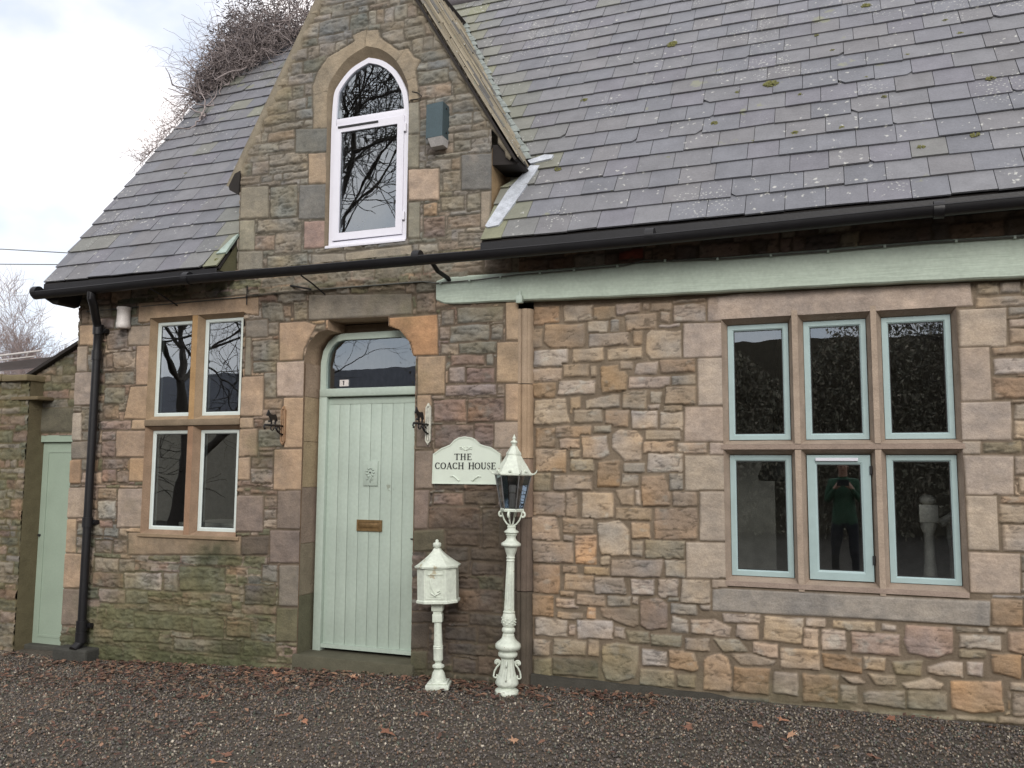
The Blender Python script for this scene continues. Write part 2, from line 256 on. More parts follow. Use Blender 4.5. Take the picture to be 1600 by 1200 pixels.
# ================================================================== traced masonry, millimetres on the wall plane: x z x z ... tone
INF='''-2183 2761 -1986 2759 -1983 2626 -2185 2618 o
-1946 2753 -1718 2749 -1720 2627 -1942 2631 l
-1707 2729 -1546 2729 -1545 2630 -1706 2624 o
-1538 2745 -1359 2739 -1362 2659 -1535 2659 b
-1335 2733 -1292 2732 -1289 2692 -1338 2691 b
-1273 2730 -1131 2730 -1133 2673 -1280 2672 b
-1109 2708 -888 2706 -889 2576 -1110 2584 l
-1115 2742 -886 2745 -888 2728 -1116 2725 b
-1205 2665 -1135 2656 -1143 2583 -1205 2589 b
-1474 2655 -1241 2656 -1242 2547 -1455 2533 T
-1216 2563 -1076 2569 -1078 2551 -1212 2548 w
-2192 2586 -2118 2586 -2119 2447 -2194 2447 b
-2092 2617 -1783 2605 -1783 2460 -1808 2417 -2050 2438 -2102 2489 B
-1751 2620 -1599 2621 -1605 2535 -1750 2534 l
-1572 2627 -1518 2625 -1517 2538 -1576 2538 g
-1744 2528 -1442 2525 -1444 2434 -1744 2431 g
-1407 2535 -1342 2530 -1346 2430 -1407 2435 b
-1313 2499 -1280 2530 -1066 2514 -1059 2324 -1282 2320 -1314 2367 l
-2178 2419 -1917 2419 -1916 2294 -2184 2300 w
-1866 2415 -1638 2420 -1635 2325 -1870 2325 l
-1603 2406 -1349 2408 -1345 2331 -1601 2324 l
-2191 2280 -1961 2279 -1967 2185 -2187 2188 l
-1945 2305 -1750 2303 -1750 2214 -1945 2209 b
-1730 2288 -1692 2292 -1690 2209 -1731 2203 g
-1651 2281 -1515 2290 -1458 2203 -1468 2095 -1651 2081 o
-1508 2309 -1421 2305 -1421 2252 -1509 2252 b
-1390 2290 -1226 2298 -1250 2215 -1401 2212 l
-1214 2309 -965 2307 -966 2220 -1213 2221 B
-2189 2171 -2010 2170 -2015 2059 -2179 2065 o
-1979 2181 -1695 2180 -1710 2082 -1991 2075 w
-1441 2190 -1147 2192 -1151 2115 -1447 2117 l
-1129 2191 -963 2193 -963 2119 -1127 2116 g
-2167 2040 -1938 2050 -1898 1871 -2180 1854 L
-1889 2056 -1814 2055 -1812 1944 -1892 1942 b
-1769 2031 -1521 2073 -1517 1983 -1765 1957 g
-1493 2089 -1320 2094 -1325 1959 -1493 1959 T
-1290 2087 -1209 2081 -1214 1998 -1286 1998 g
-1174 2116 -961 2108 -968 1990 -1180 1987 T
-1304 1987 -1217 1992 -1224 1954 -1307 1954 g
-1183 1976 -1063 1980 -1062 1940 -1189 1937 b
-1863 1961 -1650 1961 -1651 1869 -1861 1870 g
-1618 1957 -1450 1954 -1460 1837 -1628 1830 T
-1430 1945 -1240 1941 -1238 1819 -1425 1815 w
-1212 1930 -1060 1927 -1062 1800 -1213 1803 w
-2166 1829 -2013 1831 -2009 1688 -2162 1691 o
-2000 1839 -1738 1843 -1739 1759 -2002 1757 b
-1708 1838 -1578 1839 -1584 1792 -1716 1795 g
-1322 1801 -1079 1801 -1073 1737 -1329 1729 g
-1972 1744 -1827 1744 -1825 1666 -1965 1670 l
-1804 1765 -1619 1769 -1596 1633 -1654 1600 -1795 1609 L
-1566 1773 -1518 1810 -1395 1804 -1353 1743 -1363 1591 -1481 1591 -1566 1679 L
-1336 1719 -1124 1723 -1125 1638 -1344 1642 l
-1094 1710 -890 1717 -891 1641 -1093 1641 l
-2167 1668 -1925 1668 -1928 1501 -2161 1499 T
-1891 1669 -1817 1664 -1818 1605 -1894 1603 g
-1885 1598 -1716 1593 -1708 1511 -1889 1508 g
-1678 1572 -1519 1586 -1520 1401 -1688 1397 o
-1484 1570 -1334 1567 -1333 1511 -1480 1503 g
-1309 1635 -1065 1634 -1065 1508 -1311 1508 w
-2176 1490 -2052 1491 -2050 1359 -2179 1355 G
-2019 1475 -1732 1474 -1729 1374 -2018 1370 g
-1497 1490 -1381 1485 -1384 1400 -1504 1395 g
-1355 1472 -1198 1485 -1149 1360 -1150 1275 -1357 1257 o
-1150 1492 -1054 1499 -1061 1382 -1156 1377 g
-2182 1348 -1936 1349 -1935 1174 -2182 1174 b
-1923 1351 -1842 1356 -1839 1170 -1923 1172 b
-1800 1356 -1568 1354 -1565 1179 -1694 1162 -1801 1173 L
-1549 1373 -1417 1384 -1418 1265 -1502 1268 g
-1401 1371 -1373 1370 -1367 1271 -1400 1274 w
-1133 1365 -968 1363 -962 1268 -1128 1264 b
-1543 1248 -1294 1250 -1292 1163 -1548 1161 b
-1260 1247 -966 1252 -970 1037 -1265 1030 B
-2190 1164 -2003 1168 -1978 1000 -2189 993 l
-1948 1161 -1717 1158 -1721 1049 -1947 1054 T
-1680 1130 -1522 1153 -1447 1082 -1448 910 -1656 901 -1680 1001 L
-1428 1146 -1307 1145 -1299 1037 -1424 1033 l
-1944 1038 -1876 1033 -1873 998 -1947 998 g
-2186 987 -1874 983 -1867 837 -2181 834 b
-1852 1036 -1696 1040 -1700 840 -1847 837 R
-1426 1012 -1354 1009 -1357 909 -1429 913 g
-1335 1025 -1056 1021 -1063 897 -1333 889 G
-1663 891 -1594 897 -1596 837 -1666 833 g
-1580 872 -1205 888 -1229 767 -1581 759 g
-1194 884 -1058 887 -1059 774 -1188 777 g
-2183 817 -1976 815 -1976 608 -2179 603 o
-1947 810 -1845 811 -1839 754 -1948 753 b
-1790 816 -1604 818 -1599 760 -1786 753 T
-1929 754 -1712 752 -1719 644 -1936 644 T
-1705 739 -1496 749 -1478 638 -1705 630 g
-1440 743 -1276 745 -1274 644 -1438 638 w
-1239 754 -1109 758 -1110 625 -1241 628 l
-1078 761 -885 766 -888 604 -1085 598 L
-2185 593 -2023 593 -2024 447 -2184 445 o
-2000 572 -1829 579 -1832 515 -1996 516 l
-1968 629 -1867 631 -1870 597 -1966 595 b
-1841 616 -1634 619 -1633 543 -1845 544 b
-1611 617 -1444 622 -1447 554 -1615 546 g
-1430 618 -1388 618 -1387 570 -1431 572 g
-1372 599 -1239 624 -1186 583 -1187 416 -1324 398 -1374 430 B
-1174 627 -1102 626 -1101 606 -1179 605 g
-1156 584 -982 590 -980 518 -1158 523 g
-958 589 -883 591 -884 557 -951 560 g
-1988 481 -1794 479 -1793 440 -1994 431 T
-1759 532 -1703 525 -1705 443 -1765 440 R
-1668 527 -1391 535 -1387 429 -1425 404 -1649 465 B
-2162 428 -1921 425 -1920 308 -2162 306 w
-1905 398 -1853 396 -1858 326 -1902 322 l
-1839 434 -1578 439 -1577 315 -1841 303 w
-1563 405 -1492 399 -1489 328 -1561 330 g
-1480 378 -1306 377 -1306 307 -1453 300 G
-1301 364 -1090 375 -1091 297 -1302 289 G
-1150 506 -1044 478 -1041 400 -1152 401 l
-1017 480 -860 499 -749 455 -759 390 -1019 397 l
-2177 266 -2053 271 -2055 156 -2176 157 g
-2021 287 -1778 285 -1776 182 -2025 172 g
-1753 298 -1681 290 -1681 186 -1755 183 g
-1654 267 -1546 289 -1393 278 -1389 199 -1418 56 -1529 24 -1623 29 -1655 106 G
-1361 267 -1189 250 -1191 158 -1362 153 w
-1171 269 -1003 278 -974 155 -1014 135 -1173 156 T
-1380 127 -1141 135 -1146 23 -1379 19 G
-1059 361 -895 364 -897 285 -1058 280 g
-1119 111 -994 111 -999 28 -1121 30 G
-2172 131 -2028 136 -2031 15 -2173 16 G
-2028 150 -1692 154 -1686 39 -2025 31 D
-1980 -2 -1750 2 -1756 -46 -1980 -51 g
-2180 -21 -1998 -20 -2000 -61 -2184 -59 D
-1732 2 -1507 9 -1508 -35 -1731 -43 D
-1494 -10 -1330 0 -1326 -36 -1492 -43 D
-1304 -13 -1026 -5 -1027 -59 -1299 -60 D
-798 550 -553 555 -557 494 -794 488 w
-524 542 -278 537 -282 379 -424 381 -536 385 L
-254 543 -139 550 -141 494 -259 491 w
-88 541 157 547 159 488 -90 488 l
206 539 284 535 286 502 199 500 w
-708 475 -571 474 -573 383 -715 380 l
-272 479 -187 478 -190 364 -277 359 w
-164 481 -21 481 -20 356 -164 353 w
19 478 305 476 299 348 18 347 P
-606 364 -444 359 -444 275 -603 268 l
-866 374 -699 378 -642 301 -803 285 g
-748 276 -592 284 -468 248 -485 222 -686 209 g
-425 339 -191 349 -182 222 -428 214 L
-168 330 74 317 71 220 -154 241 o
88 326 215 328 211 254 85 246 T
-916 246 -829 274 -770 249 -750 149 -753 26 -937 22 -934 218 T
-728 189 -498 200 -515 28 -740 32 o
-470 181 -323 186 -319 38 -400 47 -481 47 g
-287 185 -65 192 -82 20 -292 8 o
-50 193 47 194 88 161 15 146 g
106 223 268 221 266 161 153 155 g
-55 132 36 133 37 29 -55 29 g
79 100 317 130 328 21 77 36 g
1 -5 71 -6 72 -59 2 -53 g
110 0 320 5 319 -62 105 -65 G
-290 -21 -10 -20 -13 -54 -286 -59 D
-852 -11 -517 0 -512 -30 -853 -33 D
-501 -18 -307 -22 -308 -40 -502 -43 D
347 542 611 548 605 391 502 351 356 371 332 449 P
640 548 781 551 780 529 637 519 g
815 559 909 560 908 535 815 526 g
650 507 873 509 873 427 647 428 w
918 538 1087 550 1080 417 992 410 917 431 P
838 737 1001 734 999 582 833 575 o
847 765 1082 761 1081 752 845 749 w
1019 737 1113 743 1111 576 1016 580 l
648 415 791 419 788 374 646 365 G
253 307 428 330 417 234 276 238 G
463 293 567 337 660 333 656 247 462 254 w
692 343 774 346 766 257 689 266 w
818 400 984 405 971 260 827 293 o
1000 394 1092 395 1086 274 994 275 l
308 177 468 223 547 191 524 161 333 144 w
591 218 867 239 873 61 704 36 584 55 R
919 234 1061 242 1059 192 914 193 g
928 181 1072 181 1065 48 920 38 g
342 138 561 144 557 35 336 27 g
107 -5 319 0 317 -58 107 -65 G
361 0 592 4 586 -36 354 -34 G
611 11 828 15 826 -14 610 -14 g
844 26 1052 32 1046 -6 839 -9 g
845 2725 960 2724 959 2651 838 2657 g
979 2720 1082 2720 1081 2652 974 2652 g
833 2628 1168 2622 1165 2567 829 2565 l
1011 2553 1160 2551 1160 2518 1009 2511 g
1015 2477 1162 2475 1160 2426 1014 2429 l
1014 2418 1157 2413 1151 2331 1010 2328 b
911 2305 1151 2305 1152 2263 910 2261 b
919 2235 1119 2233 1113 2141 918 2136 w
907 2112 1114 2107 1103 1985 904 1980 o
1021 1941 1118 1944 1115 1845 1011 1849 g
1013 1838 1141 1836 1139 1718 1008 1720 l
833 1707 1041 1713 1041 1641 831 1643 G
1059 1706 1181 1709 1181 1642 1059 1637 l
1008 1613 1132 1619 1128 1506 999 1500 g
1028 1484 1146 1490 1141 1394 1024 1395 l
915 1365 1076 1364 1077 1319 916 1315 b
906 1312 1058 1310 1054 1207 902 1203 g
923 1192 1070 1193 1063 1039 914 1036 l
1012 1011 1135 1011 1130 915 1010 908 g
1002 902 1142 900 1140 797 999 789 l'''
DIN='''-867 2749 -609 2762 803 2739 811 2583 -287 2585 -870 2573 d
-1042 2571 -754 2560 -758 2313 -1046 2321 d
-946 2312 -758 2311 -764 1974 -946 1974 d
-1041 1967 -760 1965 -765 1721 -1045 1723 d
-870 1713 -760 1712 -762 1632 -872 1632 d
-1046 1623 -758 1623 -762 1381 -1049 1377 d
-944 1372 -762 1375 -768 1034 -949 1031 d
-1045 1019 -764 1024 -769 779 -1044 771 d
-868 771 -764 772 -766 668 -870 664 d
-867 702 -774 715 722 720 829 722 821 569 -221 564 -869 557 s
727 2563 1000 2559 990 2312 725 2315 d
725 2313 894 2311 891 1970 719 1969 d
718 1960 997 1963 991 1715 716 1717 d
716 1712 818 1711 814 1631 717 1631 d
717 1624 996 1620 988 1379 726 1375 d
725 1368 893 1371 893 1030 724 1027 d
723 1019 1004 1019 997 774 724 767 d'''
LEF='''-6393 2783 -6139 2789 -6125 2615 -6377 2612 b
-6301 2578 -6041 2577 -6035 2426 -6286 2429 l
-6394 2389 -6057 2396 -6043 2283 -6389 2279 g
-6380 2253 -6147 2250 -6141 2107 -6381 2103 g
-6391 2084 -6202 2082 -6197 1965 -6385 1966 b
-6409 1941 -6056 1940 -6053 1866 -6402 1865 P
-6386 1846 -6231 1843 -6224 1765 -6386 1768 P
-6380 1753 -6216 1757 -6212 1616 -6373 1612 r
-6364 1591 -6065 1589 -6066 1507 -6358 1506 b
-6362 1495 -6206 1499 -6189 1387 -6352 1384 r
-6186 1479 -6051 1484 -6047 1379 -6177 1380 b
-4736 2611 -4475 2611 -4467 2434 -4722 2436 g
-4722 2424 -4496 2425 -4495 2335 -4722 2340 g
-4668 2946 -4451 2925 -4419 2763 -4635 2782 g
-4335 2927 -4200 2925 -4191 2764 -4322 2766 g
-4592 2766 -4486 2760 -4479 2655 -4590 2648 g
-4605 2327 -4485 2329 -4478 2116 -4597 2120 g
-4602 2101 -4415 2105 -4420 2020 -4591 2017 b
-4648 1841 -4407 1848 -4401 1701 -4643 1694 g
-4644 1693 -4470 1691 -4464 1665 -4636 1661 B
-4627 1654 -4484 1656 -4487 1619 -4626 1619 B
-4709 1604 -4496 1606 -4488 1519 -4701 1520 B
-4715 1509 -4498 1508 -4491 1395 -4702 1390 b
-6385 2568 -6315 2571 -6309 2440 -6374 2435 b
-6613 2639 -6504 2641 -6502 2598 -6599 2597 g
-6616 2574 -6505 2579 -6490 2430 -6598 2428 g
-6657 2081 -6522 2079 -6496 1865 -6640 1866 g
-6637 3005 -6523 3006 -6515 2866 -6630 2863 b
-6725 3007 -6644 3015 -6626 2872 -6706 2872 b
-4701 1334 -4437 1332 -4433 1302 -4705 1294 B
-4559 1284 -4443 1283 -4443 1200 -4559 1203 b
-4561 1169 -4443 1172 -4440 1097 -4554 1092 b
-6395 1323 -6184 1325 -6180 1235 -6393 1230 b
-6396 1211 -6188 1212 -6172 1053 -6377 1048 w
-6362 1034 -6216 1033 -6204 976 -6353 975 r
-6183 869 -6036 866 -6024 754 -6176 751 b
-6398 853 -6208 854 -6205 749 -6388 744 b
-6391 698 -6114 695 -6109 582 -6392 580 l
-6403 573 -6051 568 -6046 444 -6393 443 B
-6048 590 -5621 592 -5618 447 -6029 442 w
-6105 694 -5937 701 -5922 591 -6097 583 g
-6320 425 -6028 429 -6020 310 -6311 307 P
-4736 542 -4425 546 -4419 386 -4724 382 D
-4562 717 -4417 717 -4412 581 -4555 579 g
-6013 427 -5766 430 -5754 327 -6009 317 g
-5591 599 -5442 603 -5435 443 -5580 446 g
-5423 660 -4944 667 -4931 472 -5410 462 G
-5744 326 -5429 330 -5421 272 -5738 269 b
-5068 374 -4858 376 -4855 313 -5067 303 B
-4755 378 -4400 379 -4399 308 -4752 306 r
-4902 235 -4663 238 -4658 113 -4900 106 B
-5261 238 -4942 242 -4934 96 -5248 84 G
-5901 233 -5270 248 -5269 120 -5894 107 G
-6123 85 -5626 93 -5622 -6 -6124 -18 G
-5450 54 -4943 60 -4940 -35 -5443 -50 g
-4943 64 -4753 70 -4751 -30 -4932 -34 D
-4722 89 -4409 88 -4396 -29 -4718 -35 G
-2937 2772 -2832 2770 -2833 2653 -2936 2652 g
-2804 2780 -2417 2772 -2414 2663 -2800 2660 g
-2952 2636 -2863 2632 -2866 2538 -2945 2532 b
-2859 2641 -2525 2639 -2530 2517 -2859 2512 g
-2512 2629 -2418 2632 -2417 2512 -2509 2513 g
-2936 2500 -2789 2501 -2788 2413 -2932 2414 T
-2780 2500 -2468 2501 -2471 2415 -2778 2411 g
-2849 2408 -2570 2401 -2567 2328 -2845 2327 r
-2547 2406 -2496 2408 -2491 2325 -2546 2322 g
-2863 2309 -2735 2310 -2731 2190 -2861 2193 P
-2712 2298 -2479 2298 -2482 2182 -2714 2181 r
-2892 2169 -2469 2168 -2465 2088 -2891 2085 P
-2451 2165 -2400 2165 -2395 2091 -2454 2096 b
-2996 2060 -2725 2057 -2716 1890 -2991 1891 r
-2699 2061 -2399 2062 -2399 1887 -2705 1885 B
-2981 1862 -2652 1863 -2649 1692 -2979 1687 B
-2643 1871 -2478 1870 -2476 1686 -2642 1686 B
-3162 2917 -2999 2920 -2994 2763 -3158 2765 b
-2987 1331 -2735 1332 -2732 1246 -2984 1246 r
-2719 1347 -2460 1348 -2453 1251 -2718 1253 D
-3028 1227 -2595 1228 -2590 1064 -3024 1063 q
-2568 1220 -2436 1221 -2433 920 -2568 921 D
-2865 1043 -2599 1049 -2603 940 -2865 938 q
-2870 922 -2684 926 -2682 815 -2864 810 D
-2659 921 -2401 917 -2400 835 -2659 835 D
-2874 812 -2682 816 -2681 731 -2875 727 D
-2648 811 -2401 814 -2401 731 -2653 725 D
-2851 693 -2601 694 -2600 616 -2852 616 D
-2766 608 -2408 615 -2406 456 -2760 450 q
-2895 415 -2682 423 -2675 368 -2890 359 q
-2667 436 -2396 436 -2396 353 -2668 350 D
-2864 323 -2618 332 -2615 234 -2870 234 D
-2591 337 -2403 337 -2403 232 -2595 229 D
-2846 209 -2533 210 -2528 129 -2841 125 D
-2802 97 -2613 93 -2610 -3 -2802 -11 D
-2593 128 -2368 131 -2363 -7 -2591 -6 q'''
DLE='''-6024 3025 -4812 3015 -4697 3000 -4690 2837 -4832 2860 -5856 2856 -5914 2839 -6013 2844 t
-4820 2793 -4592 2794 -4586 2640 -4813 2644 g
-4813 2644 -4760 2642 -4746 2312 -4807 2314 g
-6140 2812 -5795 2806 -5784 2631 -6129 2639 p
-6029 2626 -5807 2624 -5791 2267 -6016 2269 t
-6074 2255 -5810 2252 -5792 1954 -6138 1959 t
-6034 1947 -5859 1948 -5854 1860 -6039 1862 t
-6216 1849 -5814 1848 -5804 1611 -6204 1611 t
-6042 1603 -5815 1603 -5809 1394 -6038 1391 o
-4851 2300 -4615 2304 -4609 1961 -4841 1965 t
-4847 1948 -4704 1948 -4700 1862 -4843 1861 t
-4846 1849 -4665 1853 -4655 1618 -4842 1615 t
-4845 1607 -4724 1611 -4724 1419 -4844 1418 t
-6729 2857 -6509 2848 -6495 2656 -6725 2666 t
-6752 2655 -6630 2654 -6617 2414 -6743 2418 p
-6759 2408 -6504 2402 -6487 2099 -6752 2100 p
-6761 2021 -6651 2027 -6638 1767 -6752 1763 w
-6755 1752 -6507 1759 -6502 1600 -6751 1590 g
-6759 1584 -6624 1587 -6618 1370 -6751 1368 o
-6161 1322 -5821 1332 -5804 991 -6152 978 p
-6018 937 -5385 939 -4789 939 -4790 785 -5403 768 -6005 741 s2
-4848 1282 -4575 1286 -4568 988 -4837 980 u
-4776 936 -4494 953 -4510 803 -4770 786 D
-6771 1325 -6509 1333 -6493 1057 -6764 1047 p
-6775 1034 -6645 1040 -6628 734 -6764 729 t
-6768 721 -6526 726 -6508 425 -6760 408 t
-6763 399 -6537 405 -6523 91 -6759 75 u
-4470 2754 -4207 2751 -4106 2716 -4137 2661 -4216 2522 -4229 2422 -4457 2431 t
-4482 2415 -4195 2418 -4185 2116 -4470 2123 p
-4402 2111 -4193 2109 -4186 1685 -4385 1689 t
-4478 1675 -4194 1680 -4190 1334 -4473 1337 t
-4430 1326 -4181 1337 -4178 1021 -4423 1016 u
-4492 1000 -4186 1009 -4185 745 -4485 735 u
-4389 718 -4192 727 -4188 396 -4384 391 g
-4400 370 -4191 382 -4186 115 -4398 99 G
-4181 2978 -3206 2922 -3203 2759 -3580 2757 -3983 2759 -4174 2762 g
-2391 2801 -2283 2796 -2281 2499 -2387 2504 t
-2460 2491 -2281 2488 -2279 2176 -2465 2180 t
-2389 2167 -2279 2166 -2278 1887 -2387 1888 t
-2476 1876 -2267 1877 -2265 1682 -2480 1681 p
-3407 2739 -2977 2740 -2965 2418 -3176 2422 -3201 2526 -3303 2633 -3405 2675 X
-3142 2410 -2898 2404 -2902 2103 -3137 2106 t
-3143 2099 -3020 2098 -3013 2032 -3023 1884 -3141 1886 t
-3141 1880 -3029 1879 -3019 1688 -3141 1689 u
-3148 1658 -2994 1661 -2989 1366 -3145 1362 u
-3149 1352 -3022 1356 -3034 1057 -3147 1054 u
-3150 1039 -2891 1054 -2883 896 -3149 881 G
-2435 1208 -2252 1217 -2250 930 -2433 923 D
-3149 417 -2881 438 -2885 357 -3164 333 D
-3164 324 -3010 339 -3018 156 -3177 134 D
-3182 114 -3017 132 -3026 -7 -3190 -21 G
-2312 618 -2262 621 -2260 306 -2310 307 D
-2381 915 -2253 920 -2252 630 -2379 624 D
-2356 294 -2225 304 -2224 180 -2355 170 D'''
DOR='''-4637 4254 -4252 4254 -4240 4152 -4626 4156 g
-4629 4143 -4241 4141 -4241 4079 -4631 4082 g
-4607 3967 -4338 3958 -4330 3676 -4597 3677 g
-4731 3676 -4290 3667 -4279 3560 -4732 3565 g
-4547 3547 -4283 3539 -4280 3367 -4540 3368 g
-4764 3538 -4554 3534 -4552 3404 -4758 3403 b
-4616 3344 -4214 3348 -4207 3241 -4612 3244 g
-2948 3905 -2786 3896 -2785 3739 -2938 3741 g
-2956 3693 -2761 3688 -2759 3582 -2955 3584 g
-2729 3695 -2622 3697 -2616 3567 -2727 3561 g
-3113 3655 -2996 3653 -2995 3549 -3108 3554 o
-3109 3535 -2924 3532 -2918 3373 -3104 3379 B
-2894 3522 -2614 3524 -2619 3426 -2895 3430 b
-2794 3373 -2562 3370 -2556 3279 -2791 3283 g
-3104 4142 -2817 4135 -2822 4055 -3104 4064 b
-3184 4784 -2917 4772 -2911 4662 -3185 4673 g
-2849 4144 -2706 4143 -2704 4061 -2849 4062 g
-3178 4653 -2887 4653 -2882 4540 -3171 4544 b'''
DDO='''-4926 3999 -4635 3980 -4623 3694 -4921 3713 g
-4928 3697 -4768 3687 -4756 3415 -4923 3426 g
-4923 3416 -4669 3400 -4670 3235 -4923 3241 g
-4369 4459 -4039 4419 -4032 4213 -4361 4245 g2
-4227 4218 -4053 4205 -4044 3938 -4218 3952 t
-4312 3949 -4047 3928 -4040 3627 -4309 3649 g2
-4252 3622 -4042 3609 -4038 3378 -4246 3386 X2
-4162 3324 -3846 3310 -3835 3208 -4165 3215 g
-3831 3312 -3216 3325 -3207 3231 -3829 3220 t2
-3270 4257 -3164 4249 -3164 3965 -3261 3970 g
-3256 3960 -2980 3936 -2976 3676 -3251 3699 X3
-3251 3682 -3148 3675 -3143 3375 -3249 3385 g
-3275 4532 -3172 4523 -3164 4256 -3270 4263 g
-2783 4024 -2520 4003 -2521 3711 -2779 3733 g2
-2608 3701 -2526 3698 -2534 3396 -2605 3403 t2'''
ARCH_IN=[-4036, 4198, -4046, 4412, -4053, 4735, -4000, 4869, -3861, 5013, -3679, 5091, -3525, 5032, -3385, 4907, -3287, 4728, -3264, 4613, -3259, 4426, -3258, 4098]
ARCH_OUT=[-4188, 4218, -4192, 4523, -4209, 4824, -4162, 4947, -4064, 5061, -3893, 5122, -3794, 5157, -3824, 5214, -3711, 5239, -3571, 5219, -3555, 5152, -3374, 5006, -3279, 5002, -3224, 4917, -3163, 4882, -3208, 4790, -3177, 4599, -3171, 4242, -3168, 4086]
DOOR_IN=[-4190, 2056, -4205, 2428, -4173, 2561, -4072, 2656, -3981, 2671, -3983, 2756, -3411, 2749, -3409, 2670, -3307, 2636, -3220, 2536, -3181, 2418, -3156, 2414, -3149, 2034]


PAL_IN = dict(l=(172,153,133), L=(176,158,138), w=(176,166,156), b=(146,126,106), B=(134,110,88), o=(142,112,80), T=(160,136,108), g=(144,135,120), G=(124,118,94), R=(196,142,94), P=(156,126,108), D=(88,84,74), d=(170,154,138), s=(152,143,132))
PAL_L = dict(b=(136,116,96), B=(126,102,84), l=(156,136,114), g=(124,116,100), G=(104,100,74), r=(138,110,93), w=(156,146,132), P=(144,124,110), D=(92,80,70), q=(108,88,72), t=(164,136,106), p=(162,141,122), u=(126,109,96), o=(160,128,92), X=(180,128,82), X2=(156,126,108), X3=(172,144,114), g2=(112,110,102), t2=(146,134,112), s=(128,108,82), s2=(136,116,92), T=(150,128,100))

def soften(P, f, k=1.0):
    for q, c in list(P.items()):
        m = (c[0]*.3+c[1]*.59+c[2]*.11); P[q] = tuple((m+(v-m)*f)*k for v in c)
    return P
PAL_IN = {k: tuple(v*.56+m*.44 for v, m in zip(c, (164, 146, 125))) if k not in 'dsDRP' else c for k, c in PAL_IN.items()}
PAL_IN.update(R=(184, 150, 116), P=(164, 140, 121), D=(104, 98, 86))
PAL_IN = soften(PAL_IN, .86, 1.0); PAL_L = soften(PAL_L, .72, 1.02)

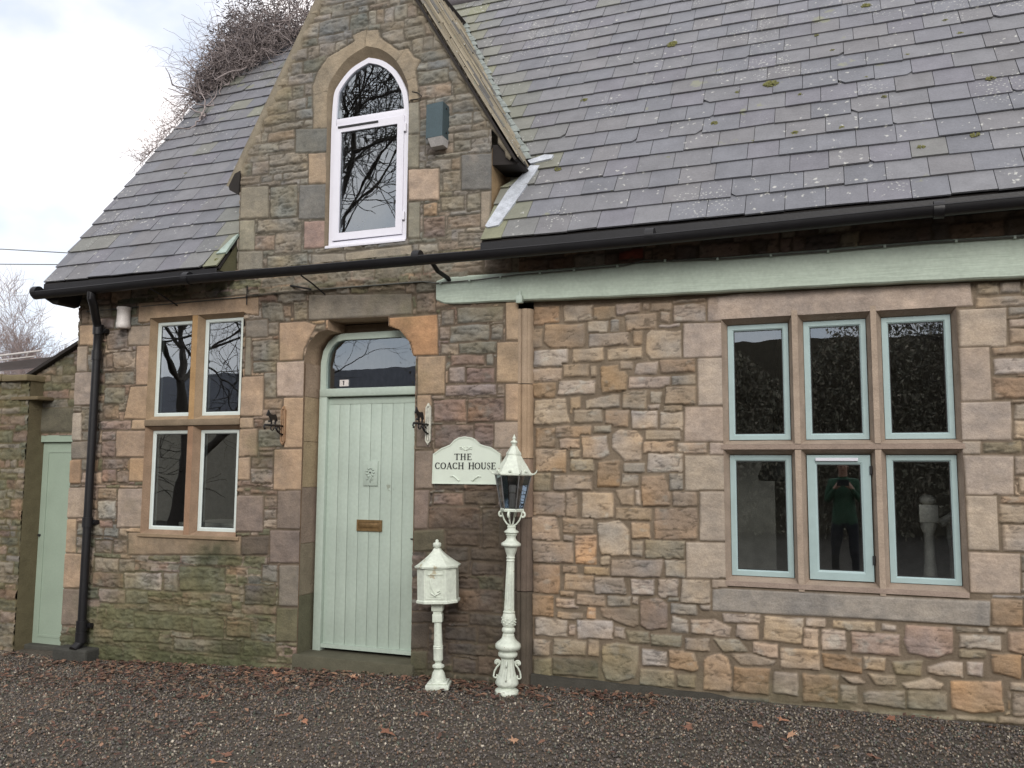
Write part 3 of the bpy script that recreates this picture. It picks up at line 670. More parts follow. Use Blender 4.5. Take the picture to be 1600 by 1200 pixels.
class Wall:
    def __init__(s, x0, x1, z0, z1, res, y, mortar, amp=.012):
        s.xs = np.arange(x0, x1+res*.5, res); s.zs = np.arange(z0, z1+res*.5, res); s.res = res; s.y = y
        s.xs = np.linspace(x0, x1, len(s.xs)); s.zs = np.linspace(z0, z1, len(s.zs))
        s.X, s.Z = np.meshgrid(s.xs, s.zs)
        m = lin(mortar)*AK; f = fbm(s.X, s.Z, .12, 4, 5)
        s.C = m[None, None, :]*(1+.5*f[..., None]); s.H = .004*fbm(s.X, s.Z, .05, 4, 9); s.mort = m
        s.WX = .016*fbm(s.X, s.Z, .07, 3, 21); s.WZ = .016*fbm(s.X, s.Z, .07, 3, 33)
        s.R1 = fbm(s.X, s.Z*2.4, .13, 5, 41); s.R2 = fbm(s.X, s.Z, .035, 3, 55); s.FB = f
        s.ST = np.abs(fbm(s.X*.8, s.Z*3.2, .16, 4, 77))
        s.PT = fbm(s.X, s.Z, .22, 4, 91); s.PT2 = fbm(s.X, s.Z*1.5, .09, 4, 97); s.GR = np.random.default_rng(5).random(s.X.shape)-.5
        s.cut = np.zeros_like(s.X, bool)
    def stone(s, pts, color, proud=.014, rough=.012, edge=.014, warp=1.0, margin=.0, var=.06, grow=0.0):
        P = np.array(pts, float); r = s.res; mg = margin+.012
        i0 = np.searchsorted(s.xs, P[:, 0].min()-mg); i1 = np.searchsorted(s.xs, P[:, 0].max()+mg)
        j0 = np.searchsorted(s.zs, P[:, 1].min()-mg); j1 = np.searchsorted(s.zs, P[:, 1].max()+mg)
        if i1 <= i0 or j1 <= j0: return
        sl = (slice(j0, j1), slice(i0, i1))
        x = s.X[sl]+s.WX[sl]*warp; z = s.Z[sl]+s.WZ[sl]*warp
        ins = np.zeros(x.shape, bool); dist = np.full(x.shape, 9.0); n = len(P)
        for k in range(n):
            a = P[k]; b = P[(k+1) % n]; e = b-a; L2 = max((e**2).sum(), 1e-9)
            t = np.clip(((x-a[0])*e[0]+(z-a[1])*e[1])/L2, 0, 1)
            d = np.hypot(x-a[0]-t*e[0], z-a[1]-t*e[1])
            dist = np.minimum(dist, d)
            c = ((a[1] > z) != (b[1] > z)) & (x < (b[0]-a[0])*(z-a[1])/(b[1]-a[1]+1e-12)+a[0]); ins ^= c
        sd_ = np.where(ins, dist, -dist)+grow
        if margin:
            er = (sd_ > -margin)
            s.H[sl] = np.where(er, .004*s.R2[sl]-.002, s.H[sl]); s.C[sl] = np.where(er[..., None], s.mort*(1+.5*s.FB[sl][..., None]), s.C[sl])
        e = np.clip((sd_+edge*.25)/edge, 0, 1); e = e*e*(3-2*e)
        cx, cz = P.mean(0); tx, tz = random.uniform(-.05, .05)*rough/.012, random.uniform(-.05, .05)*rough/.012
        h = proud*random.uniform(.75, 1.25)+rough*(1.3*s.R1[sl]+1.5*s.R2[sl]-1.5*np.clip(.10-s.ST[sl], 0, 1)*8*.6)+(s.X[sl]-cx)*tx+(s.Z[sl]-cz)*tz
        s.H[sl] = s.H[sl]*(1-e)+h*e
        v = 1+random.uniform(-var, var); hue = np.array([1+random.uniform(-.03, .03), 1, 1+random.uniform(-.04, .04)])
        c = lin(color)*AK*v*hue
        cf = c[None, None, :]*(1+(.55*s.R1[sl]+.30*s.R2[sl])[..., None]*(.35+rough*55))
        if rough > .005:
            cf = cf*(1-.55*np.clip((.045-s.ST[sl])/.045, 0, 1)*(s.PT2[sl] > -.05))[..., None]
            k = np.clip(s.PT[sl]*1.5, -.5, .5)[..., None]; cf = cf*(1+k*np.array([.35, .15, -.15]))
            li = np.clip((s.PT2[sl]-.17)*9, 0, 1)[..., None]*.35; cf = cf*(1-li)+cf.mean()*np.array([1.35, 1.35, 1.2])*li
        else:
            k = (s.PT[sl]+.35*s.R2[sl])[..., None]; cf = cf*(1+k*np.array([.50, .42, .30]))
        cf = cf*(1+0.10*s.GR[sl][..., None])
        m = np.clip((sd_+.002)/.006, 0, 1)[..., None]
        s.C[sl] = s.C[sl]*(1-m)+cf*m
    def rubble(s, x0, x1, z0, z1, tones, pal, hmin=.07, hmax=.17, gap=.014, **kw):
        kw.setdefault('warp', 1.5)
        z = z0
        while z < z1:
            h = random.uniform(hmin, hmax); x = x0+random.uniform(-.2, 0)
            while x < x1:
                if random.random() < .25: w = random.uniform(.07, .13)
                else: w = random.uniform(.13, .36)
                t = pal[random.choice(tones)]; parts = [(z, z+h)]
                if h > .12 and random.random() < .35: q = z+h*random.uniform(.35, .65); parts = [(z, q), (q, z+h)]
                for a, b in parts:
                    g = gap/2; j = lambda: random.uniform(-.008, .008)
                    tt = pal[random.choice(tones)] if len(parts) > 1 else t
                    s.stone([(x+g+j(), a+g+j()), (x+w-g+j(), a+g+j()), (x+w-g+j(), b-g+j()), (x+g+j(), b-g+j())], tt, **kw)
                x += w
            z += h
    def traced(s, txt, pal, dress=False, **kw):
        for ln in txt.strip().splitlines():
            t = ln.split(); v = [int(q)/1000 for q in t[:-1]]; P = list(zip(v[::2], v[1::2]))
            if dress: s.stone(P, pal[t[-1]], proud=.012, rough=.002, edge=.006, warp=.12, margin=.010, var=.05, **kw)
            else: s.stone(P, pal[t[-1]], margin=.011, **kw)
    def opening(s, poly):
        P = np.array(poly); ins = np.zeros(s.X.shape, bool); x, z = s.X, s.Z; n = len(P)
        for k in range(n):
            a = P[k]; b = P[(k+1) % n]
            ins ^= ((a[1] > z) != (b[1] > z)) & (x < (b[0]-a[0])*(z-a[1])/(b[1]-a[1]+1e-12)+a[0])
        s.cut |= ins; s.snap = getattr(s, 'snap', [])+[P]
    def keep(s, fn): s.cut |= ~fn(s.X, s.Z)
    def build(s, name, parent, **kw):
        X = s.X.copy(); Z = s.Z.copy(); H = s.H.copy(); nz, nx = X.shape
        # pull the ragged edge of the cut on to the outline of the opening
        c = s.cut; nb = np.zeros_like(c)
        nb[1:] |= c[:-1]; nb[:-1] |= c[1:]; nb[:, 1:] |= c[:, :-1]; nb[:, :-1] |= c[:, 1:]
        nb[1:, 1:] |= c[:-1, :-1]; nb[:-1, :-1] |= c[1:, 1:]; nb[1:, :-1] |= c[:-1, 1:]; nb[:-1, 1:] |= c[1:, :-1]
        nb &= ~c
        if getattr(s, 'snap', None):
            J, I = np.nonzero(nb); px = X[J, I]; pz = Z[J, I]; best = np.full(px.shape, 1e9); bx = px.copy(); bz = pz.copy()
            for P in s.snap:
                for k in range(len(P)):
                    a = P[k]; b = P[(k+1) % len(P)]; e = b-a
                    t = np.clip(((px-a[0])*e[0]+(pz-a[1])*e[1])/max((e**2).sum(), 1e-9), 0, 1)
                    qx = a[0]+t*e[0]; qz = a[1]+t*e[1]; d = np.hypot(px-qx, pz-qz); u = d < best
                    best[u] = d[u]; bx[u] = qx[u]; bz[u] = qz[u]
            u = best < s.res*1.6; X[J[u], I[u]] = bx[u]; Z[J[u], I[u]] = bz[u]
        idx = np.arange(nz*nx).reshape(nz, nx)
        q = np.stack([idx[:-1, :-1], idx[:-1, 1:], idx[1:, 1:], idx[1:, :-1]], -1).reshape(-1, 4)
        cf = c.ravel()[q].any(1); q = q[~cf]
        co = (np.stack([X, s.y-H, Z], -1).reshape(-1, 3)-np.array(parent.location)).astype(np.float32)
        used = np.zeros(len(co), bool); used[q.ravel()] = True; rm = np.cumsum(used)-1; q = rm[q]; co = co[used]
        me = bpy.data.meshes.new(name); me.vertices.add(len(co)); me.vertices.foreach_set('co', co.ravel())
        me.loops.add(q.size); me.loops.foreach_set('vertex_index', q.ravel().astype(np.int32))
        me.polygons.add(len(q)); me.polygons.foreach_set('loop_start', np.arange(0, q.size, 4, dtype=np.int32)); me.polygons.foreach_set('loop_total', np.full(len(q), 4, np.int32))
        me.update(calc_edges=True)
        a = np.ones((len(co), 4), np.float32); a[:, :3] = np.clip(s.C.reshape(-1, 3)[used], 0.005, .9)
        at = me.color_attributes.new('Col', 'FLOAT_COLOR', 'POINT'); at.data.foreach_set('color', a.ravel())
        me.shade_smooth()
        return obj(name, me, M_stone, parent, **kw)

def tint(w, mask, c, amt=1.0):
    m = np.clip(mask*amt, 0, 1)[..., None]; k = lin(c)*AK; w.C = w.C*(1-m)+(k*(1+.6*w.R2[..., None]))*m

# ================================================================== ground
GX = np.array([-60, -9, -6.3, -4.3, -3.2, -2.2, -.8, 1, 4, 60]); GZ = np.array([-.24, -.24, -.20, -.105, -.06, -.05, -.01, .0, .0, .0])
def gz(x, y=0): return float(np.interp(x, GX, GZ))-max(0, -y-.2)*0.0
def make_ground():
    xs = np.concatenate([[-120, -60, -30, -14], np.arange(-10, 6.01, .1), [10, 25, 60, 120]]); ys = np.concatenate([[-120, -60, -25, -12], np.arange(-7, 1.01, .1), [6, 20, 60, 120]])
    X, Y = np.meshgrid(xs, ys); Z = np.interp(X, GX, GZ)-.012+.02*fbm(X, Y, 1.2, 3, 2)*np.exp(-np.maximum(0, np.abs(X)-20))
    b = MB(); ny, nx = X.shape
    b.add(np.stack([X, Y, Z], -1).reshape(-1, 3), [(j*nx+i, j*nx+i+1, (j+1)*nx+i+1, (j+1)*nx+i) for j in range(ny-1) for i in range(nx-1)])
    return b.build('ground', M_ground, None, smooth=True, kind='structure', label='dark gravel yard in front of the coach house')
make_ground()

def scatter(name, pts, sizes, colors, shape_v, shape_f, m, rotmax=math.pi, flat=.65, **kw):
    n = len(pts); V = np.array(shape_v, float); nv = len(V); F = np.array(shape_f)
    a = rng.random((n, 3))*2*math.pi; a[:, :2] = (a[:, :2]-math.pi)/math.pi*rotmax
    ca, sa = np.cos(a), np.sin(a)
    Vn = V[None]*(1+.5*(rng.random((n, nv, 1))-.5)) if nv > 8 else V[None]*np.ones((n, 1, 1))
    Vn = Vn*sizes[:, None, None]*np.stack([1+.5*(rng.random(n)-.5), .75+.4*(rng.random(n)-.5), flat*np.ones(n)], -1)[:, None, :]
    x, y, z = Vn[..., 0], Vn[..., 1], Vn[..., 2]
    y, z = y*ca[:, :1]-z*sa[:, :1], y*sa[:, :1]+z*ca[:, :1]
    x, z = x*ca[:, 1:2]-z*sa[:, 1:2], x*sa[:, 1:2]+z*ca[:, 1:2]
    x, y = x*ca[:, 2:3]-y*sa[:, 2:3], x*sa[:, 2:3]+y*ca[:, 2:3]
    co = (np.stack([x, y, z], -1)+pts[:, None, :]).reshape(-1, 3).astype(np.float32)
    k = F.shape[1]; q = (F[None]+np.arange(n)[:, None, None]*nv).reshape(-1, k)
    me = bpy.data.meshes.new(name); me.vertices.add(len(co)); me.vertices.foreach_set('co', co.ravel())
    me.loops.add(q.size); me.loops.foreach_set('vertex_index', q.ravel().astype(np.int32)); me.polygons.add(len(q))
    me.polygons.foreach_set('loop_start', np.arange(0, q.size, k, dtype=np.int32)); me.polygons.foreach_set('loop_total', np.full(len(q), k, np.int32)); me.update(calc_edges=True)
    c = np.ones((len(co), 4), np.float32); c[:, :3] = np.repeat(colors, nv, 0); at = me.color_attributes.new('Col', 'FLOAT_COLOR', 'POINT'); at.data.foreach_set('color', c.ravel())
    return obj(name, me, m, None, **kw)
ico = bmesh.new(); bmesh.ops.create_icosphere(ico, subdivisions=1, radius=1); ico.verts.index_update()
IV = [tuple(v.co) for v in ico.verts]; IF = [tuple(v.index for v in f.verts) for f in ico.faces]; ico.free()
def gravel():
    n = 112000
    x = rng.uniform(-8.6, 3.2, n); y = -.02-3.6*rng.random(n)**1.15
    m = ((x > -7.3) | (y < 1)) ; x = x[m]; y = y[m]; n = len(x)
    s = .0048+.0066*rng.random(n)**2.2
    z = np.interp(x, GX, GZ)+s*.1-.006*rng.random(n)
    pal = np.array([lin(c) for c in [(92,86,82), (70,66,64), (118,112,100), (164,156,142), (92,82,70), (70,68,66), (110,88,74), (74,80,70), (52,48,46), (126,104,90)]])*1.3
    c = pal[rng.choice(len(pal), n, p=[.26,.16,.12,.02,.20,.08,.04,.06,.04,.02])]*(.75+.5*rng.random((n, 1)))
    scatter('gravel', np.stack([x, y, z], -1), s, c, IV, IF, M_gravel, kind='stuff', label='loose mixed gravel chippings over the yard')
gravel()
def leaves():
    n = 6400
    x = np.where(rng.random(n) < .62, rng.uniform(-8.2, -3.6, n), rng.uniform(-3.6, 2.5, n)); d = rng.exponential(.42, n)
    d = np.where(rng.random(n) < .05, rng.uniform(0, 3.4, n), d*np.where(x < -3.2, 1.7, .55)); y = -.05-d
    cl = fbm(x, y, .7, 3, 3) > -.08; cl |= rng.random(n) < .25; cl &= (x < -1.2) | (rng.random(n) < .12)
    x, y = x[cl], y[cl]; n = len(x)
    s = .012+.016*rng.random(n); z = np.interp(x, GX, GZ)+.010+.012*rng.random(n)
    V = [(-1.1,-.1,0),(-.5,-.55,.18),(.2,-.6,.1),(1.3,0,-.12),(.25,.6,.16),(-.5,.5,.05)]
    pal = np.array([lin(c) for c in [(100,72,58), (112,82,66), (84,62,52), (134,104,84), (80,56,48), (112,96,78)]])
    c = pal[rng.choice(6, n)]*(.7+.6*rng.random((n, 1)))
    scatter('fallen_leaves', np.stack([x, y, z], -1), s, c, V, [(0,1,2,3,4,5)], M_leaf, rotmax=.35, flat=1, kind='stuff', label='brown fallen leaves scattered along the foot of the walls')
    big = 30; x = rng.uniform(-4.6, 1.0, big); y = -.1-3.0*rng.random(big)**1.6
    s = .034+.018*rng.random(big); z = np.interp(x, GX, GZ)+.02
    k = 14; V = [((1 if i % 2 == 0 else .48)*math.cos(2*math.pi*i/k)*(1 if i % 4 else 1.15), (1 if i % 2 == 0 else .48)*math.sin(2*math.pi*i/k), .12*math.sin(i*1.7)) for i in range(k)]
    pal2 = np.array([lin(c) for c in [(164,118,92), (134,94,74), (176,138,110), (116,84,68)]])
    c = pal2[rng.choice(4, big)]
    scatter('maple_leaves', np.stack([x, y, z], -1), s, c, V, [tuple(range(k))], M_leaf, rotmax=.3, flat=1, kind='stuff', label='larger tan lobed leaves lying on the gravel')
leaves()

# ================================================================== the coach house
H = thing('coach_house', 'stone coach house with slate roof, arched dormer window and sage green door', 'house', (-2, 2.5, 0))
dr = 1.0
# --- openings -------------------------------------------------------
LW = rect(-5.875, -4.835, .935, 2.875)                 # left window
RWX = [(-.776, -.301), (-.263, .200), (.235, .715)]   # three lights across
RW_Z = [(.765, 1.665), (1.70, 2.585)]
P2 = lambda L: [(L[i]/1000, L[i+1]/1000) for i in range(0, len(L), 2)]
def catmull(P, k=4):
    out = []
    for i in range(len(P)-1):
        a, b_, c, d = P[max(i-1, 0)], P[i], P[i+1], P[min(i+2, len(P)-1)]
        for j in range(k):
            t = j/k; out.append(tuple(.5*(2*b_[q]+(c[q]-a[q])*t+(2*a[q]-5*b_[q]+4*c[q]-d[q])*t*t+(-a[q]+3*b_[q]-3*c[q]+d[q])*t**3) for q in (0, 1)))
    return out+[P[-1]]
_ar = list(reversed([p for p in P2(ARCH_IN) if p[1] > 4.2])); _ap = max(range(len(_ar)), key=lambda i: _ar[i][1])
ARCH = [(-4.040, 3.365), (-3.262, 3.372)] + catmull(_ar[:_ap+1])[:-1]+catmull(_ar[_ap:])
DOORF = [(-4.190, -.35), (-3.152, -.35)] + list(reversed([p for p in P2(DOOR_IN) if p[1] > 2.1]))

# --- front wall (left part) ------------------------------------------
w = Wall(-6.75, -2.285, -.36, 3.25, .0085, 0.0, (98, 87, 75))
w.rubble(-6.75, -2.28, -.36, 3.25, 'bbBlgggrPGt', PAL_L, .06, .16, .016, rough=.011, proud=.014, warp=1.2)
w.rubble(-6.75, -4.25, -.36, .80, 'GGGgbB', PAL_L, .06, .14, .012, rough=.015, proud=.012)
w.rubble(-3.15, -2.28, -.36, 1.35, 'DDqDDG', PAL_L, .06, .15, .012, rough=.013, proud=.012)
w.rubble(-6.1, -2.98, 3.02, 3.25, 'ggGb', PAL_L, .05, .10, .012, rough=.013)
w.traced(LEF, PAL_L, rough=.012, proud=.014)
w.traced(DLE, PAL_L, dress=True)
w.stone([(-4.82, 3.000), (-3.0, 3.000), (-3.0, 3.026), (-4.82, 3.026)], (88, 82, 72), proud=.03, rough=.004, edge=.01)
# moss and stains; darker low on the right, greyer towards the top
X, Z = w.X, w.Z
moss = np.clip((.95-Z)/.75, 0, 1)*np.clip((X+6.75)/.7, 0, 1)*np.clip((-4.15-X)/.3, 0, 1)
tint(w, np.clip(moss*1.1+2.2*fbm(X, Z, .35, 5, 61)-.25, 0, 1), (98, 98, 70), .62)
tint(w, np.clip(np.exp(-((X+5.0)/.28)**2-((Z-.78)/.16)**2)*1.4+1.6*fbm(X, Z, .12, 4, 65)-.5, 0, 1), (62, 66, 50), .8)
tint(w, np.clip(np.clip((.28-Z)/.4, 0, 1)+1.8*fbm(X, Z, .3, 4, 63)-.3, 0, 1)*np.clip((.5-Z)/.3, 0, 1), (70, 74, 52), .75)
low_dark = np.clip((X+3.2)/.1, 0, 1)*np.clip((1.45-Z)/.5, 0, 1)  # darker towards the foot of the wall right of the door
tint(w, np.clip(low_dark+1.4*fbm(X, Z, .4, 4, 67)-.35, 0, 1)*(low_dark > 0), (74, 66, 56), .62)
tint(w, np.clip(np.clip((Z-2.72)/.35, 0, 1)*np.clip((X+5.0)/.4, 0, 1)+1.6*fbm(X, Z, .5, 4, 69)-.35, 0, 1), (104, 98, 86), .55)  # greyer towards the top of the wall
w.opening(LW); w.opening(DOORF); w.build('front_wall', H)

# --- infill wall right of the moulded jamb ----------------------------
w = Wall(-2.185, 3.2, -.25, 2.82, .0080, .06, (118, 106, 91))
w.rubble(1.02, 3.2, -.25, 2.82, 'lLwbBoTgGPL', PAL_IN, .07, .19, .022, rough=.0060, proud=.018, edge=.013, warp=1.1)
w.traced(INF, PAL_IN, rough=.0060, proud=.018, edge=.013, warp=1.0, grow=.003)
w.traced(DIN, PAL_IN, dress=True)
X, Z = w.X, w.Z
tint(w, np.clip(np.clip((.40-Z)/.35, 0, 1)*1.1+1.8*fbm(X, Z, .35, 4, 71)-.45, 0, 1), (104, 104, 78), .5)
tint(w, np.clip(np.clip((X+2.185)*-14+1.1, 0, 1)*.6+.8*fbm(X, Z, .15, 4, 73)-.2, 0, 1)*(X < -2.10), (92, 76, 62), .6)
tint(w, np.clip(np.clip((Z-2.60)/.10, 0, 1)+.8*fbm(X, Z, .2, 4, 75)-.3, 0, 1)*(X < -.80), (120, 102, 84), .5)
for a in RWX:
    for b in RW_Z: w.opening(rect(*a, *b))
w.build('infill_wall', H)

# --- strip of wall above the timber beam ------------------------------
w = Wall(-2.285, 3.2, 2.80, 3.25, .012, .004, (78, 70, 60))  # dark mortar and stone tones: shadow under the eaves put into the colour
w.rubble(-2.285, 3.2, 2.80, 3.25, 'DDqgB', PAL_L, .07, .12, .012, rough=.010)
w.stone([(-1.50, 3.06), (-1.32, 3.065), (-1.32, 3.13), (-1.50, 3.12)], (120, 66, 54), rough=.004, margin=.01)
w.build('wall_head', H)

# --- dormer gable wall ---------------------------------------------------
xr = lambda z: -2.286-(z-3.922)/1.671
xl = lambda z: -5.048+(z-4.033)/1.777
w = Wall(-4.935, -2.52, 3.25, 6.25, .0090, 0.0, (98, 92, 82))
w.rubble(-4.935, -2.52, 3.25, 6.25, 'ggggbGl', soften(dict(PAL_L, g=(130,124,112), b=(130,118,102), G=(118,114,100), l=(142,134,120)), .75), .05, .15, .010, rough=.011, proud=.014, warp=1.2)
w.traced(DOR, soften(dict(PAL_L, g=(130,124,110)), .8), rough=.014, proud=.012)
ring_out = P2(ARCH_OUT)
w.stone(ring_out+[(-3.172, 3.9), (-4.188, 3.9)], (146, 136, 118), proud=.013, rough=.003, edge=.006, warp=.4, margin=.01)
for a, b in (((-4.22, 4.74), (-4.02, 4.76)), ((-3.70, 5.05), (-3.68, 5.26)), ((-3.30, 4.72), (-3.14, 4.75)), ((-3.40, 4.90), (-3.28, 5.03))):
    w.stone([(a[0], a[1]-.003), (b[0], b[1]-.003), (b[0], b[1]+.004), (a[0], a[1]+.004)] if abs(a[0]-b[0]) > .05 else [(a[0]-.004, a[1]), (a[0]+.004, a[1]), (b[0]+.004, b[1]), (b[0]-.004, b[1])], (96, 88, 74), proud=.006, rough=.001, edge=.004, warp=.3)
w.traced(DDO, soften(dict(PAL_L, g=(132,127,113)), .88), dress=True)
X, Z = w.X, w.Z
ed = np.minimum(xr(Z)-X, X-xl(Z))
tint(w, np.clip(1.2-ed/.13+1.2*fbm(X, Z, .1, 3, 81), 0, 1), (138, 126, 106), .6)
tint(w, np.clip(2.4*fbm(X, Z, .16, 4, 83)-.25, 0, 1)*np.clip((X+2.95)/.2, 0, 1), (158, 148, 138), .5)
tint(w, np.clip(2.0*fbm(X, Z, .4, 4, 85)-.05, 0, 1)*np.clip((Z-4.6)/.8, 0, 1), (124, 122, 114), .5)
w.opening(ARCH); w.keep(lambda x, z: (x < xr(z)+.01) & (x > xl(z)-.01)); w.build('dormer_wall', H)

# --- dormer cheeks, gable end, rest of the shell -------------------------
T53 = math.tan(R(53)); S53 = math.sin(R(53)); C53 = math.cos(R(53))
yroof = lambda z: -.25+(z-3.23)/T53
b = MB()
b.cc = alb((150, 128, 98))
b.add([(-2.52, 0, 3.2), (-2.52, yroof(3.2)+.3, 3.2), (-2.52, yroof(4.05)+.1, 4.05), (-2.52, 0, 4.05)], [(0, 1, 2, 3)])
b.build('dormer_cheek', M_stone, H, attr=True); b = MB(); b.cc = alb((150, 128, 98))
b.add([(-4.935, 0, 3.2), (-4.935, 0, 4.15), (-4.935, yroof(4.15)+.1, 4.15), (-4.935, yroof(3.2)+.3, 3.2)], [(0, 1, 2, 3)])
b.build('dormer_cheek', M_stone, H, attr=True)
b = MB(); b.cc = alb((120, 108, 92)); zr = 3.23+S53*4.56; yr = -.25+C53*4.56
b.add([(-6.75, 0, -.4), (-6.75, 0, 3.3), (-6.75, 0, 3.5), (-6.75, yr, zr-.08), (-6.75, 2*yr, 3.5), (-6.75, 2*yr, -.4)], [(0, 1, 2, 3, 4, 5)])
b.add([(-6.75, 2*yr, -.4), (-6.75, 2*yr, 3.5), (3.2, 2*yr, 3.5), (3.2, 2*yr, -.4)], [(0, 1, 2, 3)])
b.add([(3.2, 0, -.4), (3.2, 2*yr, -.4), (3.2, 2*yr, 3.5), (3.2, yr, zr-.08), (3.2, 0, 3.5)], [(0, 1, 2, 3, 4)])
b.build('gable_wall', M_stone, H, attr=True)

# --- moulded stone jamb between the two wall planes -----------------------
b = MB(); b.cc = alb((158, 132, 106))
zz = [-.3, .62, 1.16, 1.60, 2.165, 2.745]
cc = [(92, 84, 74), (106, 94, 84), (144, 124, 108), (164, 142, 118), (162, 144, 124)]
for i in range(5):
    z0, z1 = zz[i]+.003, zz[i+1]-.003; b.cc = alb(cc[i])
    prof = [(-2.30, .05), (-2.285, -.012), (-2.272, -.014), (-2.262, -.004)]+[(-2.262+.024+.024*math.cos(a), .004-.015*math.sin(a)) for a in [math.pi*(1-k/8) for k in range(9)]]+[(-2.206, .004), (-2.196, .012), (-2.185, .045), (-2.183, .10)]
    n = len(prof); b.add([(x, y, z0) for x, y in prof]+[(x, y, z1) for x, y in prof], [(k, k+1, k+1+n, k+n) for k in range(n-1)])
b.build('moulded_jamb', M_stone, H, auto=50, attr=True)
# --- door reveal, plinth and step ------------------------------------------
b = MB(); b.cc = alb((164, 142, 120)); n = len(DOORF)
b.strip([(x, 0.0-.010, z) for x, z in DOORF], [(x, .26, z) for x, z in DOORF])
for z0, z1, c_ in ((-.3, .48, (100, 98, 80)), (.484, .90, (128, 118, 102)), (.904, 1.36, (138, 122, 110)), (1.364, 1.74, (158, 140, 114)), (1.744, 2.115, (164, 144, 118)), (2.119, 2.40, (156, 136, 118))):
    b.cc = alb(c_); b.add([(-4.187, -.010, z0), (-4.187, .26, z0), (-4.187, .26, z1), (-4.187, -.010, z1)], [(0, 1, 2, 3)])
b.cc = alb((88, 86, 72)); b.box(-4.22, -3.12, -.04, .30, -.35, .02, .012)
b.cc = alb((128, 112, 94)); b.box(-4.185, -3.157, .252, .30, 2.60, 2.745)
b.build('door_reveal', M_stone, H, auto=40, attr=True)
# --- dark concrete foot of the infill wall ---------------------------------
b = MB(); b.cc = alb((74, 72, 66))
pts = [(-2.18, -.3), (-1.3, -.3), (-.55, -.3), (-.45, -.3), (-.45, -.03), (-.6, -.008), (-.75, -.012), (-.9, .008), (-1.1, .004), (-1.3, .016), (-1.5, .012), (-1.75, .022), (-1.9, .018), (-2.18, .03)]
b.prism(pts, .005, .08); b.build('wall_footing', M_stone, H, attr=True)

# --- interior --------------------------------------------------------------
b = MB()
b.add([(-6.7, .02, -.05), (3.15, .02, -.05), (3.15, 4.2, -.05), (-6.7, 4.2, -.05)], [(0, 1, 2, 3)]); b.build('interior_floor', M_floor, H)
b = MB()
b.add([(-6.7, 4.2, -.05), (3.15, 4.2, -.05), (3.15, 4.2, 3.15), (-6.7, 4.2, 3.15)], [(3, 2, 1, 0)])
b.add([(-6.7, .25, 3.15), (3.15, .25, 3.15), (3.15, 4.2, 3.15), (-6.7, 4.2, 3.15)], [(0, 3, 2, 1)])
b.box(-4.5, -4.42, .27, 4.2, -.05, 3.15); b.box(-2.5, -2.42, .27, 4.2, -.05, 3.15)
b.build('interior_wall', M_int, H)
b = MB(); b.box(-1.25, -.62, 2.6, 2.66, 0, 2.1, .01); b.build('interior_door', M_wood, H)
# loft behind the dormer window
b = MB(); b.add([(-4.9, 1.7, 3.18), (-2.55, 1.7, 3.18), (-3.0, 1.7, 4.9), (-4.5, 1.7, 4.9)], [(3, 2, 1, 0)]); b.add([(-4.9, .1, 3.2), (-2.55, .1, 3.2), (-2.55, 1.7, 3.2), (-4.9, 1.7, 3.2)], [(0, 1, 2, 3)])
b.build('loft_wall', M_int, H)

# --- timber beam ------------------------------------------------------------
b = MB()
xs = np.linspace(-2.975, 3.2, 90)
top = 3.022-.030*(xs+2.98)/4.1+.003*np.sin(xs*3.1)+.0015*np.sin(xs*11); bot = 2.813-.080*(xs+2.98)/4.1+.0025*np.sin(xs*2.3+1)+.0012*np.sin(xs*17)
bot[0] += .035; bot[1] += .006; top[0] -= .02
sec = lambda i: [(xs[i], .06, top[i]+.05), (xs[i], -.012, top[i]+.012), (xs[i], -.030, top[i]), (xs[i], -.034, (top[i]+bot[i])/2), (xs[i], -.030, bot[i]+.01), (xs[i], -.018, bot[i]), (xs[i], .10, bot[i]+.004)]
vs = [p for i in range(90) for p in sec(i)]; b.add(vs, [(i*7+k, (i+1)*7+k, (i+1)*7+k+1, i*7+k+1) for i in range(89) for k in range(6)]+[tuple(range(7))])
b.build('timber_beam', M_beam, H, auto=35)

